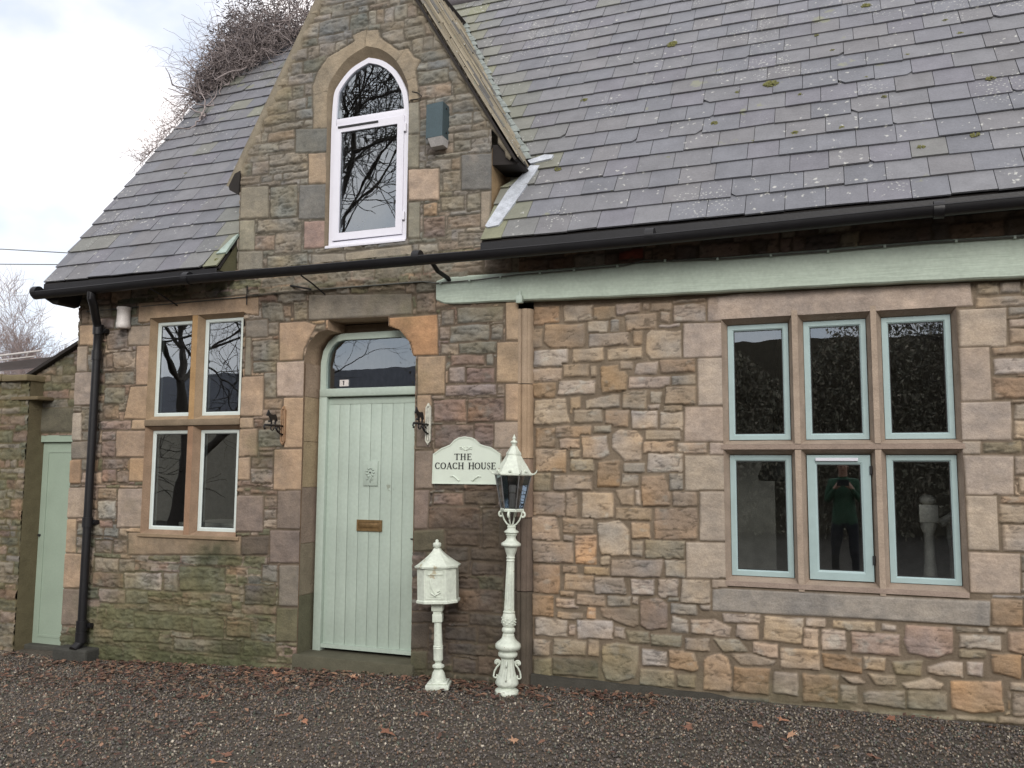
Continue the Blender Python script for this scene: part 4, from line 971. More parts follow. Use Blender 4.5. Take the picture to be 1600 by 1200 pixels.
# --- slates -----------------------------------------------------------------
def slate_field(name, O, ux, us, nn, rows, gauge, wid, lims, parent, tones, tf=None, extra=None):
    O, ux, us, nn = map(Vector, (O, ux, us, nn)); mb = MB(); bd = MB()
    pt = lambda x, s, h: O+ux*x+us*s+nn*h
    for r_ in range(rows):
        s0 = r_*gauge; s1 = s0+gauge+.04
        for (fa, fb) in lims:
            A0, B0 = fa(s0), fb(s0); A1, B1 = fa(s1), fb(s1)
            if B0-A0 < .03 and B1-A1 < .03: continue
            bd.add([pt(A0, s0, -.012), pt(B0, s0, -.012), pt(B1, s1, -.012), pt(A1, s1, -.012), pt(A0, s0, -.03), pt(B0, s0, -.03), pt(B1, s1, -.03), pt(A1, s1, -.03)], [(0, 1, 2, 3), (7, 6, 5, 4), (0, 4, 5, 1), (1, 5, 6, 2), (3, 7, 4, 0)])
            x = (r_ % 2)*wid/2+math.floor(min(A0, A1)/wid-1)*wid+random.uniform(-.02, .02)
            while x < max(B0, B1):
                wd = wid*random.choice([.86, 1, 1, 1, 1.08]); xa, xb = x, x+wd-.004; x += wd
                a0, b0 = max(xa, A0), min(xb, B0); a1, b1 = max(xa, A1), min(xb, B1)
                if b0-a0 < .015 and b1-a1 < .015: continue
                b0 = max(b0, a0); b1 = max(b1, a1)
                c = tones(pt((a0+b0)/2, s0, 0)); mb.cc = tuple(c)
                dj = random.uniform(-.007, .007); t0 = .020+random.uniform(-.003, .004); t1 = .004; sk = random.uniform(-.004, .004)
                th = .012
                p = [pt(a0, s0+dj-sk, t0), pt(b0, s0+dj+sk, t0+random.uniform(-.002, .002)), pt(b1, s1, t1), pt(a1, s1, t1), pt(a0, s0+dj-sk, t0-th), pt(b0, s0+dj+sk, t0-th)]
                q = random.random()
                if q < .045 and b0-a0 > .15:      # a nibbled corner
                    k = random.uniform(.02, .05)
                    mb.add([p[0]+us*k, p[0]+ux*k, p[1], p[2], p[3], p[0]+us*k-nn*th, p[0]+ux*k-nn*th, p[5]], [(0, 1, 2, 3, 4), (0, 5, 6, 1), (1, 6, 7, 2)])
                elif q < .08 and b0-a0 > .15:
                    k = random.uniform(.02, .05)
                    mb.add([p[0], p[1]-ux*k, p[1]+us*k, p[2], p[3], p[4], p[1]-ux*k-nn*th, p[1]+us*k-nn*th], [(0, 1, 2, 3, 4), (0, 5, 6, 1), (1, 6, 7, 2)])
                else:
                    mb.add(p+[p[2]-nn*.004, p[3]-nn*.004], [(0, 1, 2, 3), (0, 4, 5, 1), (1, 5, 6, 2), (3, 7, 4, 0)])
    o = mb.build(name, M_slate, parent, attr=True)
    bd.build('roof_boarding', M_board, parent)
    return o
STON = [lin(c) for c in [(113,114,118), (110,112,116), (115,116,118), (111,111,116), (114,115,117), (109,111,115), (113,113,114)]]
def main_tone(p):
    c = random.choice(STON)*random.uniform(.92, 1.07)*np.array([1.0, 1.0, 1.04])*.95
    d = min(abs(p.x-xr(p.z)) if p.z > 3.9 else abs(p.x+2.42), abs(p.x-xl(p.z)) if p.z > 4 else abs(p.x+5))
    g = lin((128, 130, 100)); k = max(0, 1-d/.32)*random.uniform(.2, .85)
    if p.x < -4.5 and random.random() < .13: k = max(k, random.uniform(.2, .5))
    elif random.random() < .025: k = max(k, .22)
    return c*(1-k)+g*.95*k
zs_ = lambda s: 3.23+S53*s
la = lambda s: -6.945+.006*math.sin(s*37)
lb = lambda s: (-4.94 if zs_(s) < 4.03 else xl(zs_(s)-.05)) if zs_(s) < 6.30 else -3.742
ra = lambda s: ((-2.50 if zs_(s) < 3.92 else xr(zs_(s)-.05)+.015) if zs_(s) < 6.30 else -3.742)
rb = lambda s: 3.35
slate_field('roof_slates', (0, -.25, 3.23), (1, 0, 0), (0, C53, S53), (0, -S53, C53), 21, .2165, .257, [(la, lb), (ra, rb)], H, main_tone)
b = MB(); yb = 2*yr+.25
b.add([(-6.95, yr, zr+.02), (3.35, yr, zr+.02), (3.35, yb, 3.25), (-6.95, yb, 3.25)], [(0, 1, 2, 3)])
b.cc = alb((105, 105, 112)); b.build('rear_roof', M_slate, H, attr=True)
b = MB(); b.tube([(-6.96, yr, zr+.01), (3.36, yr, zr+.01)], .09, 12); b.build('roof_ridge', mat('ridge tile', (108, 104, 108), .8), H, smooth=True)
# dormer slopes
AP = (-3.742, 6.354)
def dtone(p):
    return random.choice([lin(c) for c in [(150,142,124), (128,124,114), (138,130,112), (112,112,110), (160,152,134)]])*random.uniform(.8, 1.1)*.9
LR = math.hypot(-2.286-AP[0], 6.354-3.922); LL = math.hypot(AP[0]+5.048, 6.354-4.033)
usr = ((AP[0]+2.286)/LR, 0, (6.354-3.922)/LR); nr = (usr[2], 0, -usr[0])
usl = ((AP[0]+5.048)/LL, 0, (6.354-4.033)/LL); nl = (-usl[2], 0, usl[0])
uz = lambda s: 0 if s < .02 else max(0, ((s+.26)*T53+3.23-3.922)/usr[2])
slate_field('dormer_slates', (-2.286, -.05, 3.922), usr, (0, 1, 0), nr, 20, .115, .42, [(lambda s: max(0, uz(s)), lambda s: LR if uz(s) < LR else uz(s))], H, dtone)
slate_field('dormer_slates', (-5.048, 0, 4.033), (0, 1, 0), usl, nl, 12, LL/12, .26, [(lambda s: .02, lambda s: max(.025, yroof(4.033+usl[2]*s)+.01))], H, dtone)
# dormer eaves, soffit, mortar verge
b = MB(); b.prism([(-2.530, 3.915), (-2.31, 3.895), (-2.295, 3.915), (-2.385, 4.06), (-2.52, 4.08)], .012, .32); b.build('dormer_soffit', M_board, H); b = MB(); b.prism([(-5.05, 4.02), (-5.04, 3.985), (-4.94, 3.93), (-4.93, 4.15), (-4.99, 4.13)], -.02, .35)
b.build('dormer_soffit', M_board, H)
b = MB(); b.cc = alb((136, 128, 112))
for (x0, z0), (x1, z1), sg, y0 in (((-2.335, 3.945), (AP[0], AP[1]-.03), -1, -.030), ((-5.075, 4.03), (AP[0]-.03, AP[1]+.02), 1, -.022)):
    e = Vector((x1-x0, z1-z0)).normalized(); nrm = Vector((e.y, -e.x))*(1 if sg < 0 else -1)
    k = 60; P = []
    for i in range(k+1):
        t = i/k; c = Vector((x0, z0)).lerp(Vector((x1, z1)), t); wdt = (.035 if sg < 0 else .075)+.012*math.sin(i*2.1)+.010*math.sin(i*.7)
        a = c-nrm*wdt; P.append(((a.x, y0+.028, a.y), (a.x+nrm.x*.012, y0+.008, a.y+nrm.y*.012), (c.x, y0, c.y), (c.x, .10, c.y)))
    vs = [q for p in P for q in p]; f = [(i*4+j, i*4+j+1, (i+1)*4+j+1, (i+1)*4+j) for i in range(k) for j in range(3)]
    b.add(vs, f if sg > 0 else [tuple(reversed(q)) for q in f])
b.build('mortar_verge', M_stone, H, smooth=True, attr=True)
# main eaves soffit and verge boards
b = MB(); b.box(-6.90, -4.945, -.245, .01, 3.165, 3.195); b.box(-2.50, 3.3, -.245, .01, 3.165, 3.195)
b.prism([(-6.93, 3.09), (-6.80, 3.02), (-6.74, 3.03), (-6.68, 3.22), (-6.93, 3.22)], -.26, -.02)
b.build('eaves_soffit', M_board, H)
for x0, x1 in ((-6.93, -4.945), (-2.50, 3.3)): b = MB(); b.box(x0, x1, -.262, -.246, 3.12, 3.215, .003); b.build('fascia_board', M_black, H)
b = MB(); O = Vector((0, -.25, 3.23)); us = Vector((0, C53, S53)); nn = Vector((0, -S53, C53))
pq = lambda x, s, h: tuple(O+Vector((x, 0, 0))+us*s+nn*h)
b.add([pq(-6.935, 0, -.004), pq(-6.72, 0, -.004), pq(-6.72, 4.56, -.004), pq(-6.935, 4.56, -.004), pq(-6.935, 0, -.07), pq(-6.72, 0, -.07), pq(-6.72, 4.56, -.07), pq(-6.935, 4.56, -.07)], [(0, 1, 2, 3), (7, 6, 5, 4), (0, 4, 5, 1), (3, 7, 4, 0)])
b.build('verge_board', M_board, H)
# lead flashings
def sheet(name, pts, m, h=.024, th=.004):
    b = MB(); n = len(pts); b.add([pq(x, s, h) for x, s in pts]+[pq(x, s, h-.02) for x, s in pts], [tuple(range(n))]+[(i, i+n, (i+1) % n+n, (i+1) % n) for i in range(n)]); return b.build(name, m, H)
sheet('lead_flashing', [(-2.475, .135), (-2.39, .15), (-2.375, .20), (-2.30, .50), (-2.215, .90), (-2.30, .92), (-2.42, .6), (-2.50, .16)], M_lead)
sheet('lead_flashing', [(-2.335, .985), (-2.30, .935), (-2.13, .97), (-2.12, 1.02), (-2.20, 1.04)], M_lead, .032)
b = MB(); b.cc = alb((96, 94, 72)); b.add([(x, y, z) for x in (-4.99, -4.945) for y, z in ((-.215, 3.205), (.0, 3.205), (.0, 3.50))], [(0, 2, 1), (3, 4, 5), (0, 3, 5, 2), (1, 2, 5, 4), (0, 1, 4, 3)]); b.build('eaves_fillet', M_stone, H, attr=True)
sheet('lead_flashing', [(-5.03, .155), (-4.93, .16), (-4.925, .42), (-4.96, .38)], M_leadg)
b = MB()     # lead soaker up the valley
for i in range(26):
    s = 1.02+i*.115; z = zs_(s); x = xr(z-.04); wd = .03+.012*math.sin(i*1.9)
    b.cc = (1, 1, 1); b.add([pq(x-.03, s, .026), pq(x+wd, s, .026), pq(x+wd-.07, s+.12, .022), pq(x-.10, s+.12, .022)], [(0, 1, 2, 3)])
b.build('valley_lead', mat('valley lead', (128, 136, 132), .6, var=.35, vscale=18), H)
# moss clumps
def clump(x, s, r, parent=H, name='moss_clump'):
    b = MB(); V = []
    for i in range(int(60*r/.05)):
        a = random.uniform(0, 6.28); q = r*math.sqrt(random.random()); cx = x+q*math.cos(a); cs = s+q*math.sin(a)*.8; rr_ = r*random.uniform(.10, .28)
        V.append((cx, cs, .012+(r-q)*.35, rr_))
    for cx, cs, h, rr_ in V:
        c = Vector(pq(cx, cs, h)); b.add([c+Vector(v)*rr_*random.uniform(.8, 1.2) for v in IV], IF)
    b.build(name, M_moss, parent)
for x, s, r in [(-.445, 1.66, .055), (-1.315, 2.62, .05), (.30, 2.72, .04), (-2.01, 1.86, .03), (.02, 2.05, .022), (-.70, 1.62, .02), (-2.05, .83, .03), (-.85, 1.2, .03), (.06, .90, .035), (-.26, .92, .028), (-.55, .88, .02), (-.22, 1.45, .02), (.36, 1.25, .02), (.55, 1.8, .022), (.93, 2.0, .03), (.25, 1.55, .024), (.55, .55, .026), (.88, .62, .03), (1.05, 1.3, .03), (-1.2, 1.75, .02), (-.1, 2.35, .02), (.85, 2.25, .022), (-4.99, .08, .022), (-6.2, 1.6, .02), (-5.7, .9, .02)]: clump(x, s, r)

# --- gutter and downpipe ------------------------------------------------------
b = MB(); gx = np.linspace(-6.965, 3.3, 60); vs = []; fs = []
gy, gzz = -.315, 3.132
for i, x in enumerate(gx):
    zc = gzz+.012*math.sin((x+6)*1.1)-.010*math.exp(-((x+4)/.9)**2)+(.004*min(1, max(0, (x+2.5)/2)))
    prof = [(-.052, .008), (-.056, .0)]+[(.052*math.cos(a), .058*math.sin(a)) for a in [math.pi+math.pi*k/10 for k in range(11)]]+[(.056, 0), (.046, .004)]+[(.045*math.cos(a), .051*math.sin(a)) for a in [2*math.pi-math.pi*k/10 for k in range(11)]]
    vs += [(x, gy+p, zc+q) for p, q in prof]
n = len(prof); fs = [(i*n+k, (i+1)*n+k, (i+1)*n+(k+1) % n, i*n+(k+1) % n) for i in range(len(gx)-1) for k in range(n)]
b.add(vs, fs); b.add(vs[:n], [tuple(range(1, 14))]); b.add(vs[-n:], [tuple(reversed(range(1, 14)))])
for x in (-6.945, -5.2, -3.0, -1.2, .6): b.tube([(x-.03, gy, gzz-.0), (x+.03, gy, gzz-.002)], .0555, 16)
g = b.build('gutter', M_black, H, auto=40)
for x in (-5.6, -4.05): b = MB(); b.tube([(x, gy-.0, gzz-.062), (x+.02, gy+.12, gzz-.10), (x+.03, -.01, gzz-.16)], .007, 6); b.build('gutter_bracket', M_black, g)
b = MB()
b.tube([(-2.92, -.28, 3.13), (-2.90, -.16, 3.05), (-2.87, -.05, 3.02), (-2.86, -.02, 3.0)], .018, 8)
b.build('gutter_bracket', M_black, g)
b = MB()
b.tube([(-6.275, gy, gzz-.04), (-6.275, gy, gzz-.10), (-6.30, gy+.05, gzz-.15), (-6.41, -.12, gzz-.26), (-6.43, -.075, gzz-.33), (-6.43, -.075, 2.6), (-6.432, -.075, .08)], .037, 16)
for z, r_ in ((2.79, .046), (2.55, .044), (1.02, .046), (.10, .048), (.0, .05)): b.tube([(-6.43, -.075, z-.045), (-6.43, -.075, z+.045)], r_, 16)
b.tube([(-6.432, -.075, .08), (-6.432, -.085, -.05), (-6.435, -.15, -.10)], .042, 16)
d = b.build('downpipe', M_black, H, auto=40)
for z in (2.78, 1.02, .10):
    b = MB()
    b.box(-6.50, -6.36, -.055, -.01, z-.02, z+.02, .004)
    for x in (-6.495, -6.365): b.tube([(x, -.07, z), (x, -.01, z)], .009, 8)
    b.build('pipe_clip', M_black, d)
b = MB(); b.cc = alb((66, 66, 62)); b.box(-6.68, -6.28, -.16, .02, -.3, -.09, .02); b.build('drain_kerb', M_stone, H, attr=True)

# ================================================================== windows
def glazed(parent, x0, x1, z0, z1, y, fw_, m, gm, depth=.05, gasket=True, gy_=.012):
    b = MB(); o = rect(x0, x1, z0, z1); i = inset(o, fw_)
    b_ = MB(); f = lambda P, yy: [(a, yy, c) for a, c in P]
    i2 = inset(o, fw_*.78)
    b.strip(f(o, y), f(i2, y)); b.strip(f(i2, y), f(i, y+.008)); b.strip(f(i, y+.008), f(i, y+depth)); b.strip(f(o, y+depth), f(o, y))
    fr = b.build('window_frame', m, parent, auto=30)
    if gasket:
        g = MB(); gi = inset(i, .006); ring(g, i, gi, y+.0115, y+.016); g.build('gasket', M_gasket, parent)
    g = MB(); g.add(f(i, y+.0135), [(0, 1, 2, 3)]); g.build('glass', gm, parent)
    return fr
def splay(b, outer, inner, y0, y1, y2):
    """chamfered stone reveal from the wall face to the frame"""
    f = lambda P, yy: [(a, yy, c) for a, c in P]
    b.strip(f(outer, y0), f(inner, y1)); b.strip(f(inner, y1), f(inner, y2))

# left window, two lights by two, ochre mullions
b = MB(); b.cc = alb((150, 122, 90))
lx = [(-5.845, -5.425), (-5.305, -4.885)]; lz = [(.965, 1.855), (1.975, 2.845)]
LXo = [(-5.875, -5.395), (-5.335, -4.835)]; LZo = [(.935, 1.885), (1.945, 2.875)]
for i in range(2):
    for j in range(2):
        b.cc = alb((150, 130, 106) if j else (142, 120, 100))
        splay(b, rect(*LXo[i], *LZo[j]), rect(lx[i][0]+.004, lx[i][1]-.004, lz[j][0]+.004, lz[j][1]-.004), -.012 if True else 0, .05, .15)
b.cc = alb((166, 136, 98)); b.box(-5.395, -5.335, -.011, .0, 1.945, 2.875); b.cc = alb((146, 118, 96)); b.box(-5.395, -5.335, -.011, .0, .935, 1.885)
b.cc = alb((126, 112, 94)); b.box(-5.875, -4.835, -.030, .0, 1.888, 1.945, .008)
wl = b.build('stone_window', M_stone, H, auto=30, attr=True)
for i in range(2):
    for j in range(2):
        x0, x1 = lx[i]; z0, z1 = lz[j]
        glazed(wl, x0, x1, z0, z1, .055, .036, M_wframe, M_glassl)
b = MB(); b.cc = alb((140, 122, 100)); b.box(-5.90, -4.80, -.028, .0, .905, .937, .006); b.build('window_sill', M_stone, wl, attr=True)
# right window, three by two
b = MB(); b.cc = alb((158, 142, 127)); Y0 = .06
for (a0, a1) in RWX:
    for (c0, c1) in RW_Z:
        splay(b, rect(a0, a1, c0, c1), rect(a0+.032, a1-.026, c0+.030, c1-.034), Y0-.011, Y0+.075, Y0+.15)
fx = [RWX[0][1], RWX[1][0], RWX[1][1], RWX[2][0]]
b.cc = alb((168, 152, 136))
for a0, a1 in ((fx[0], fx[1]), (fx[2], fx[3])):
    for c0, c1 in ((.72, 1.662), (1.703, 2.62)): b.box(a0, a1, Y0-.0125, Y0+.02, c0, c1)
b.cc = alb((150, 134, 122)); b.box(-.79, .73, Y0-.0135, Y0+.02, 1.666, 1.699)
b.cc = alb((156, 140, 128)); b.prism([(-.776, .735), (.715, .735), (.715, .767), (-.776, .767)], Y0-.016, Y0+.02)
wr = b.build('stone_window', M_stone, H, auto=30, attr=True)
for i, (a0, a1) in enumerate(RWX):
    for j, (c0, c1) in enumerate(RW_Z):
        x0, x1, z0, z1 = a0+.034, a1-.030, c0+.034, c1-.038
        if i == 1 and j == 0:
            fr = glazed(wr, x0, x1, z0, z1, Y0+.050, .062, M_wframe2, M_glass, .06)
            v = MB(); v.box(x0+.055, x1-.075, Y0+.034, Y0+.0495, z1-.040, z1-.018, .003); v.build('trickle_vent', M_upvc, fr)
            for zc in (z1-.10, z0+.14): v = MB(); v.box(x1-.006, x1+.008, Y0+.036, Y0+.055, zc-.03, zc+.03, .003); v.build('hinge', M_gasket, wr)
        else: glazed(wr, x0, x1, z0, z1, Y0+.070, .040, M_wframe2, M_glass)
# dormer window
b = MB(); b.cc = alb((132, 120, 102)); f3 = lambda P, yy: [(a, yy, c) for a, c in P]
AC = [(x, z) if z < 4.4 else (-3.655+(x+3.655)*(1-.05*min(1, (z-4.4)/.3)), 4.4+(z-4.4)*.905) for x, z in ARCH]
AO = inset(AC, .016); AI = inset(AC, .060)
AQ = inset(AC, .014); b.strip(f3(ARCH, -.012), f3(AQ, .050)); b.strip(f3(AQ, .050), f3(AQ, .16))
wd_ = b.build('arched_window', M_stone, H, auto=35, attr=True)
b = MB(); ring(b, AO, AI, .030, .10)
xL, xR = -3.985, -3.318; zT = 4.475
b.box(xL+.005, xR-.005, .028, .09, zT-.035, zT+.03, .004)
b.build('window_frame', M_upvc, wd_, auto=30)
b = MB(); o = rect(xL+.0, xR-.0, 3.435, zT-.035); ring(b, o, inset(o, .062), .016, .08); b.box(-4.03, -3.27, -.02, .06, 3.36, 3.385, .004)
cs = b.build('casement', M_upvc, wd_, auto=30)
b = MB(); i = inset(o, .062); b.add(f3(i, .035), [(0, 1, 2, 3)])
b.build('glass', M_glassd, wd_)
b = MB(); up_ = [p for p in AI if p[1] > zT]; up_ = [(AI[-1][0] if AI[-1][1] < zT else up_[-1][0], zT)]+[(xR-.02, zT)][:0]+up_
P = [(xL+.02, zT), (xR-.02, zT)]+[p for p in AI if p[1] > zT+.02]
b.add(f3(P, .05), [tuple(range(len(P)))]); b.build('glass', M_glassd, wd_)
b = MB(); g = inset(i, .0); ring(b, i, inset(i, .007), .033, .037); b.box(-3.95, -3.56, .008, .016, zT-.062, zT-.046); b.build('gasket', M_gasket, wd_)
for zc in (4.30, 3.55): b = MB(); b.box(xR-.0, xR+.022, .006, .028, zc, zc+.07, .003); b.build('hinge', M_upvc, wd_)

# ================================================================== door
YD = .20
b = MB()
fan = [(-4.165, -.02)]
ft = [(-4.165, 2.13), (-4.165, 2.42), (-4.145, 2.52), (-4.095, 2.60), (-4.03, 2.65), (-3.95, 2.665), (-3.40, 2.665), (-3.32, 2.64), (-3.25, 2.58), (-3.20, 2.50), (-3.175, 2.42), (-3.175, 2.13)]
O_ = [(-4.165, 2.13), (-3.175, 2.13)]+list(reversed(ft[1:-1]))
b.box(-4.165, -4.090, YD-.03, YD+.07, .0, 2.13, .006); b.box(-3.235, -3.150, YD-.03, YD+.07, .0, 2.13, .006)
b.box(-4.14, -4.10, YD-.005, YD+.03, .02, 2.13, .004)
ring(b, O_, inset(O_, .055), YD-.02, YD+.05)
b.box(-4.16, -3.16, YD-.040, YD+.06, 2.125, 2.195, .010)
df = b.build('door_frame', M_green, H, auto=30)
b = MB(); I_ = inset(O_, .055); b.add([(x, YD+.01, z) for x, z in I_], [tuple(range(len(I_)))]); b.build('glass', M_glass, df)
b = MB(); b.box(-3.985, -3.90, YD-.002, YD+.006, 2.215, 2.27); num = b.build('number_plate', M_white, df)
b = MB(); b.box(-3.948, -3.940, YD-.005, YD-.0022, 2.225, 2.262); b.box(-3.954, -3.940, YD-.005, YD-.0022, 2.252, 2.258); b.build('house_number', M_letter, num)
b = MB()
xs0 = [-4.100, -3.985, -3.885, -3.783, -3.680, -3.578, -3.475, -3.372, -3.240]
for i in range(8):
    x0, x1 = xs0[i]+.0016, xs0[i+1]-.0016; d = random.uniform(-.0012, .0012)
    b.box(x0, x1, YD+.012+d, YD+.05, .058, 2.060, .0028)
b.box(-4.100, -3.24, YD+.0095, YD+.05, 2.060, 2.118, .002)
b.box(-4.100, -3.24, YD+.030, YD+.052, .05, 2.12)
b.prism([(-4.105, .045), (-3.235, .045), (-3.235, .075), (-4.105, .075)], YD-.022, YD+.03)
door = b.build('door', M_green, H, auto=30)
b = MB(); o = rect(-3.788, -3.552, 1.005, 1.098); ring(b, o, inset(o, .018), YD+.000, YD+.012); b.box(-3.788+.016, -3.552-.016, YD+.006, YD+.0112, 1.021, 1.082, .002)
b.box(-3.745, -3.595, YD+.002, YD+.008, 1.036, 1.068, .0015)
b.build('letterbox', M_brass, door, auto=30)
b = MB(); b.box(-3.735, -3.600, YD-.000, YD+.0115, 1.378, 1.582, .003)
pl = b.build('door_plaque', M_green, door, auto=30)
b = MB(); cx, cz = -3.668, 1.488
for k in range(9):
    a = 2*math.pi*k/9; c = (cx+.033*math.cos(a), YD-.002, cz+.036*math.sin(a)); b.add([(c[0]+v[0]*.013, c[1]+v[1]*.005, c[2]+v[2]*.011) for v in IV], IF)
for k in range(5): b.tube([(cx, YD-.002, cz-.04), (cx+random.uniform(-.04, .04), YD-.002, cz-.05-k*.006)], .003, 5)
b.tube([(cx, YD-.002, cz-.03), (cx+.003, YD-.002, cz-.085)], .003, 6)
b.build('flower_relief', M_green, pl, smooth=True)
b = MB(); b.add([(cx+v[0]*.009, YD-.005+v[1]*.005, cz+v[2]*.007) for v in IV], IF); b.build('peephole', M_gasket, pl)
b = MB(); b.tube([(-3.285, YD+.004, .955), (-3.245, YD-.012, .958), (-3.225, YD-.012, .963)], .005, 6); b.build('door_pull', M_gasket, door)

# ================================================================== cable along the beam
pts = [(-6.7, -.01, 2.985), (-5.0, -.02, 3.0), (-4.0, -.022, 3.015), (-3.1, -.02, 3.012), (-2.97, -.04, 2.985), (-2.6, -.045, 2.985), (-2.3, -.045, 3.0), (-1.95, -.045, 3.0), (-1.45, -.04, 3.005), (-1.30, -.035, 3.035), (-1.1, -.045, 3.010), (-.7, -.045, 2.995), (0, -.045, 2.990), (.5, -.045, 2.995), (1.1, -.045, 2.985), (3.2, -.045, 2.96)]
b = MB(); b.tube(pts, .0055, 6)
cab = b.build('cable', M_cable, None, smooth=True, label='thin grey cable clipped along the top of the sage green beam', cat='cable')
b = MB()
for x in [-2.93, -2.68, -2.42, -2.1, -1.83, -1.5, -1.15, -.78, -.42, -.05, .3, .72, 1.05, 1.5]:
    z = float(np.interp(x, [p[0] for p in pts], [p[2] for p in pts])); b = MB(); b.box(x-.008, x+.008, -.054, -.03, z-.010, z+.010, .002); b.build('cable_clip', M_green, cab)
b = MB(); b.box(-2.285, -2.235, -.075, -.033, 2.775, 2.835, .006); b.tube([(-2.26, -.05, 2.835), (-2.26, -.045, 2.87)], .012, 8)
b.build('beam_bracket', M_green, H, auto=30)
b = MB(); b.tube([(-4.36, -.02, 3.07), (-4.2, -.06, 3.03), (-4.14, -.03, 3.02)], .008, 6); b.build('iron_hook', M_black, H); b = MB(); b.tube([(-4.8, -.03, 3.10), (-4.8, -.03, 2.93)], .005, 6)
b.build('iron_hook', M_black, H)

# ================================================================== white vent pot, wall box
b = MB(); b.lathe([(.055, 0), (.064, .012), (.064, .05), (.060, .055), (.058, .17), (.064, .178), (.064, .195), (.03, .20)], (-6.15, -.055, 2.79), 20)
b.build('wall_light', M_white, None, auto=40, label='stained white ceramic pot lamp fixed high beside the black downpipe', cat='wall light')
t = thing('wall_box', 'dark teal metal box with pale underside on the dormer wall', 'box', (-2.99, -.06, 4.15))
b = MB(); b.prism([(-3.040, 4.150), (-2.895, 4.156), (-2.892, 4.437), (-3.038, 4.428)], -.130, -.0); b.build('casing', M_teal, t, auto=30)
b = MB(); b.add([(-3.024, -.130, 4.148), (-2.895, -.130, 4.154), (-2.895, -.012, 4.154), (-3.024, -.012, 4.148), (-3.010, -.095, 4.085), (-2.902, -.095, 4.091), (-2.902, -.012, 4.091), (-3.010, -.012, 4.085)], [(0, 3, 2, 1), (0, 1, 5, 4), (1, 2, 6, 5), (2, 3, 7, 6), (3, 0, 4, 7), (4, 5, 6, 7)]); b.build('hopper', mat('pale grey metal', (176, 174, 172), .5), t)
for z in (4.40, 4.20): b = MB(); b.tube([(-2.900, -.065, z), (-2.886, -.065, z)], .008, 8); b.build('screw', M_gasket, t)
b = MB(); b.tube([(-3.235, -.01, 4.62), (-3.18, -.018, 4.60), (-3.14, -.02, 4.565), (-3.16, -.018, 4.545), (-3.25, -.012, 4.55)], .004, 5)
b.build('cable', M_letter, None, label='short loop of black wire beside the arched window', cat='cable')

# ================================================================== sign
def stroke(b, pts, wds, y0=-.0345, y1=-.030):
    n = len(pts); L = []; Rr = []
    for i in range(n):
        a = Vector(pts[max(i-1, 0)]); c = Vector(pts[min(i+1, n-1)]); t_ = (c-a).normalized(); nn_ = Vector((-t_.y, t_.x)); p = Vector(pts[i]); L.append(p+nn_*wds[i]/2); Rr.append(p-nn_*wds[i]/2)
    vs = [(p.x, y0, p.y) for p in L]+[(p.x, y0, p.y) for p in Rr]+[(p.x, y1, p.y) for p in L]+[(p.x, y1, p.y) for p in Rr]
    fs = []
    for i in range(n-1): fs += [(i, n+i, n+i+1, i+1), (2*n+i, i, i+1, 2*n+i+1), (n+i, 3*n+i, 3*n+i+1, n+i+1)]
    fs += [(0, 2*n, 3*n, n), (n-1, 2*n-1, 4*n-1, 3*n-1)]; b.add(vs, fs)
def letter(b, ch, x, z, h, w):
    tk, tn = h*.17, h*.06; V = lambda px, pz: (x+px*w, z+pz*h)
    def vert(px, serif=True, pz0=0, pz1=1, t_=tk):
        stroke(b, [V(px, pz0), V(px, pz1)], [t_]*2)
        if serif:
            for q in (pz0, pz1):
                qq = q+(.03 if q == 0 else -.03); stroke(b, [(x+px*w-h*.17, z+qq*h), (x+px*w+h*.17, z+qq*h)], [h*.06]*2)
    def hor(a, c, pz, t_=tn): stroke(b, [V(a, pz), V(c, pz)], [t_]*2)
    def arc(cx, cz, rx, rz, a0, a1, n=18):
        pts = []; wd = []
        for i in range(n+1):
            a = R(a0+(a1-a0)*i/n); pts.append(V(cx+rx*math.cos(a), cz+rz*math.sin(a))); wd.append(tn+(tk-tn)*abs(math.cos(a))**1.3)
        stroke(b, pts, wd)
    def tick(px, pz0, pz1): stroke(b, [V(px, pz0), V(px, pz1)], [h*.05]*2)
    if ch == 'T': vert(.5); hor(0, 1, .96, h*.07); tick(.03, .80, .97); tick(.97, .80, .97)
    if ch == 'H': vert(.17); vert(.83); hor(.17, .83, .52)
    if ch == 'E': vert(.22); hor(.2, .95, .965, h*.07); hor(.2, .75, .52); hor(.2, 1, .035, h*.07); tick(.95, .82, .97); tick(.75, .42, .62); tick(1, .03, .2)
    if ch == 'C': arc(.52, .5, .44, .46, 48, 312); tick(.86, .72, .95); tick(.86, .08, .26)
    if ch == 'O': arc(.5, .5, .43, .46, 0, 360, 28)
    if ch == 'A':
        stroke(b, [V(.5, 1), V(.14, 0)], [h*.07]*2); stroke(b, [V(.48, 1), V(.86, 0)], [tk]*2); hor(.27, .73, .34); hor(0, .28, .03, h*.06); hor(.70, 1.04, .03, h*.06)
    if ch == 'U':
        stroke(b, [V(.2, 1), V(.2, .3)], [tk]*2); arc(.51, .30, .31, .27, 180, 360, 12); stroke(b, [V(.82, .3), V(.82, 1)], [h*.08]*2); hor(.04, .36, .97, h*.06); hor(.68, .98, .97, h*.06)
    if ch == 'S':
        P_ = []; W_ = []
        for i in range(21):
            a = R(40+i*11.5); P_.append(V(.5+.30*math.cos(a), .74+.23*math.sin(a))); W_.append(tn+(tk-tn)*.5*(i/20))
        for i in range(21):
            a = R(90-i*11.5); P_.append(V(.5+.33*math.cos(a), .26+.24*math.sin(a))); W_.append(tk*.95-(tk-tn)*.7*(i/20))
        stroke(b, P_, W_); tick(.78, .75, .97); tick(.18, .05, .28)
S = thing('house_sign', 'pale green arched sign reading THE COACH HOUSE on the stone wall', 'sign', (-2.70, -.02, 1.41))
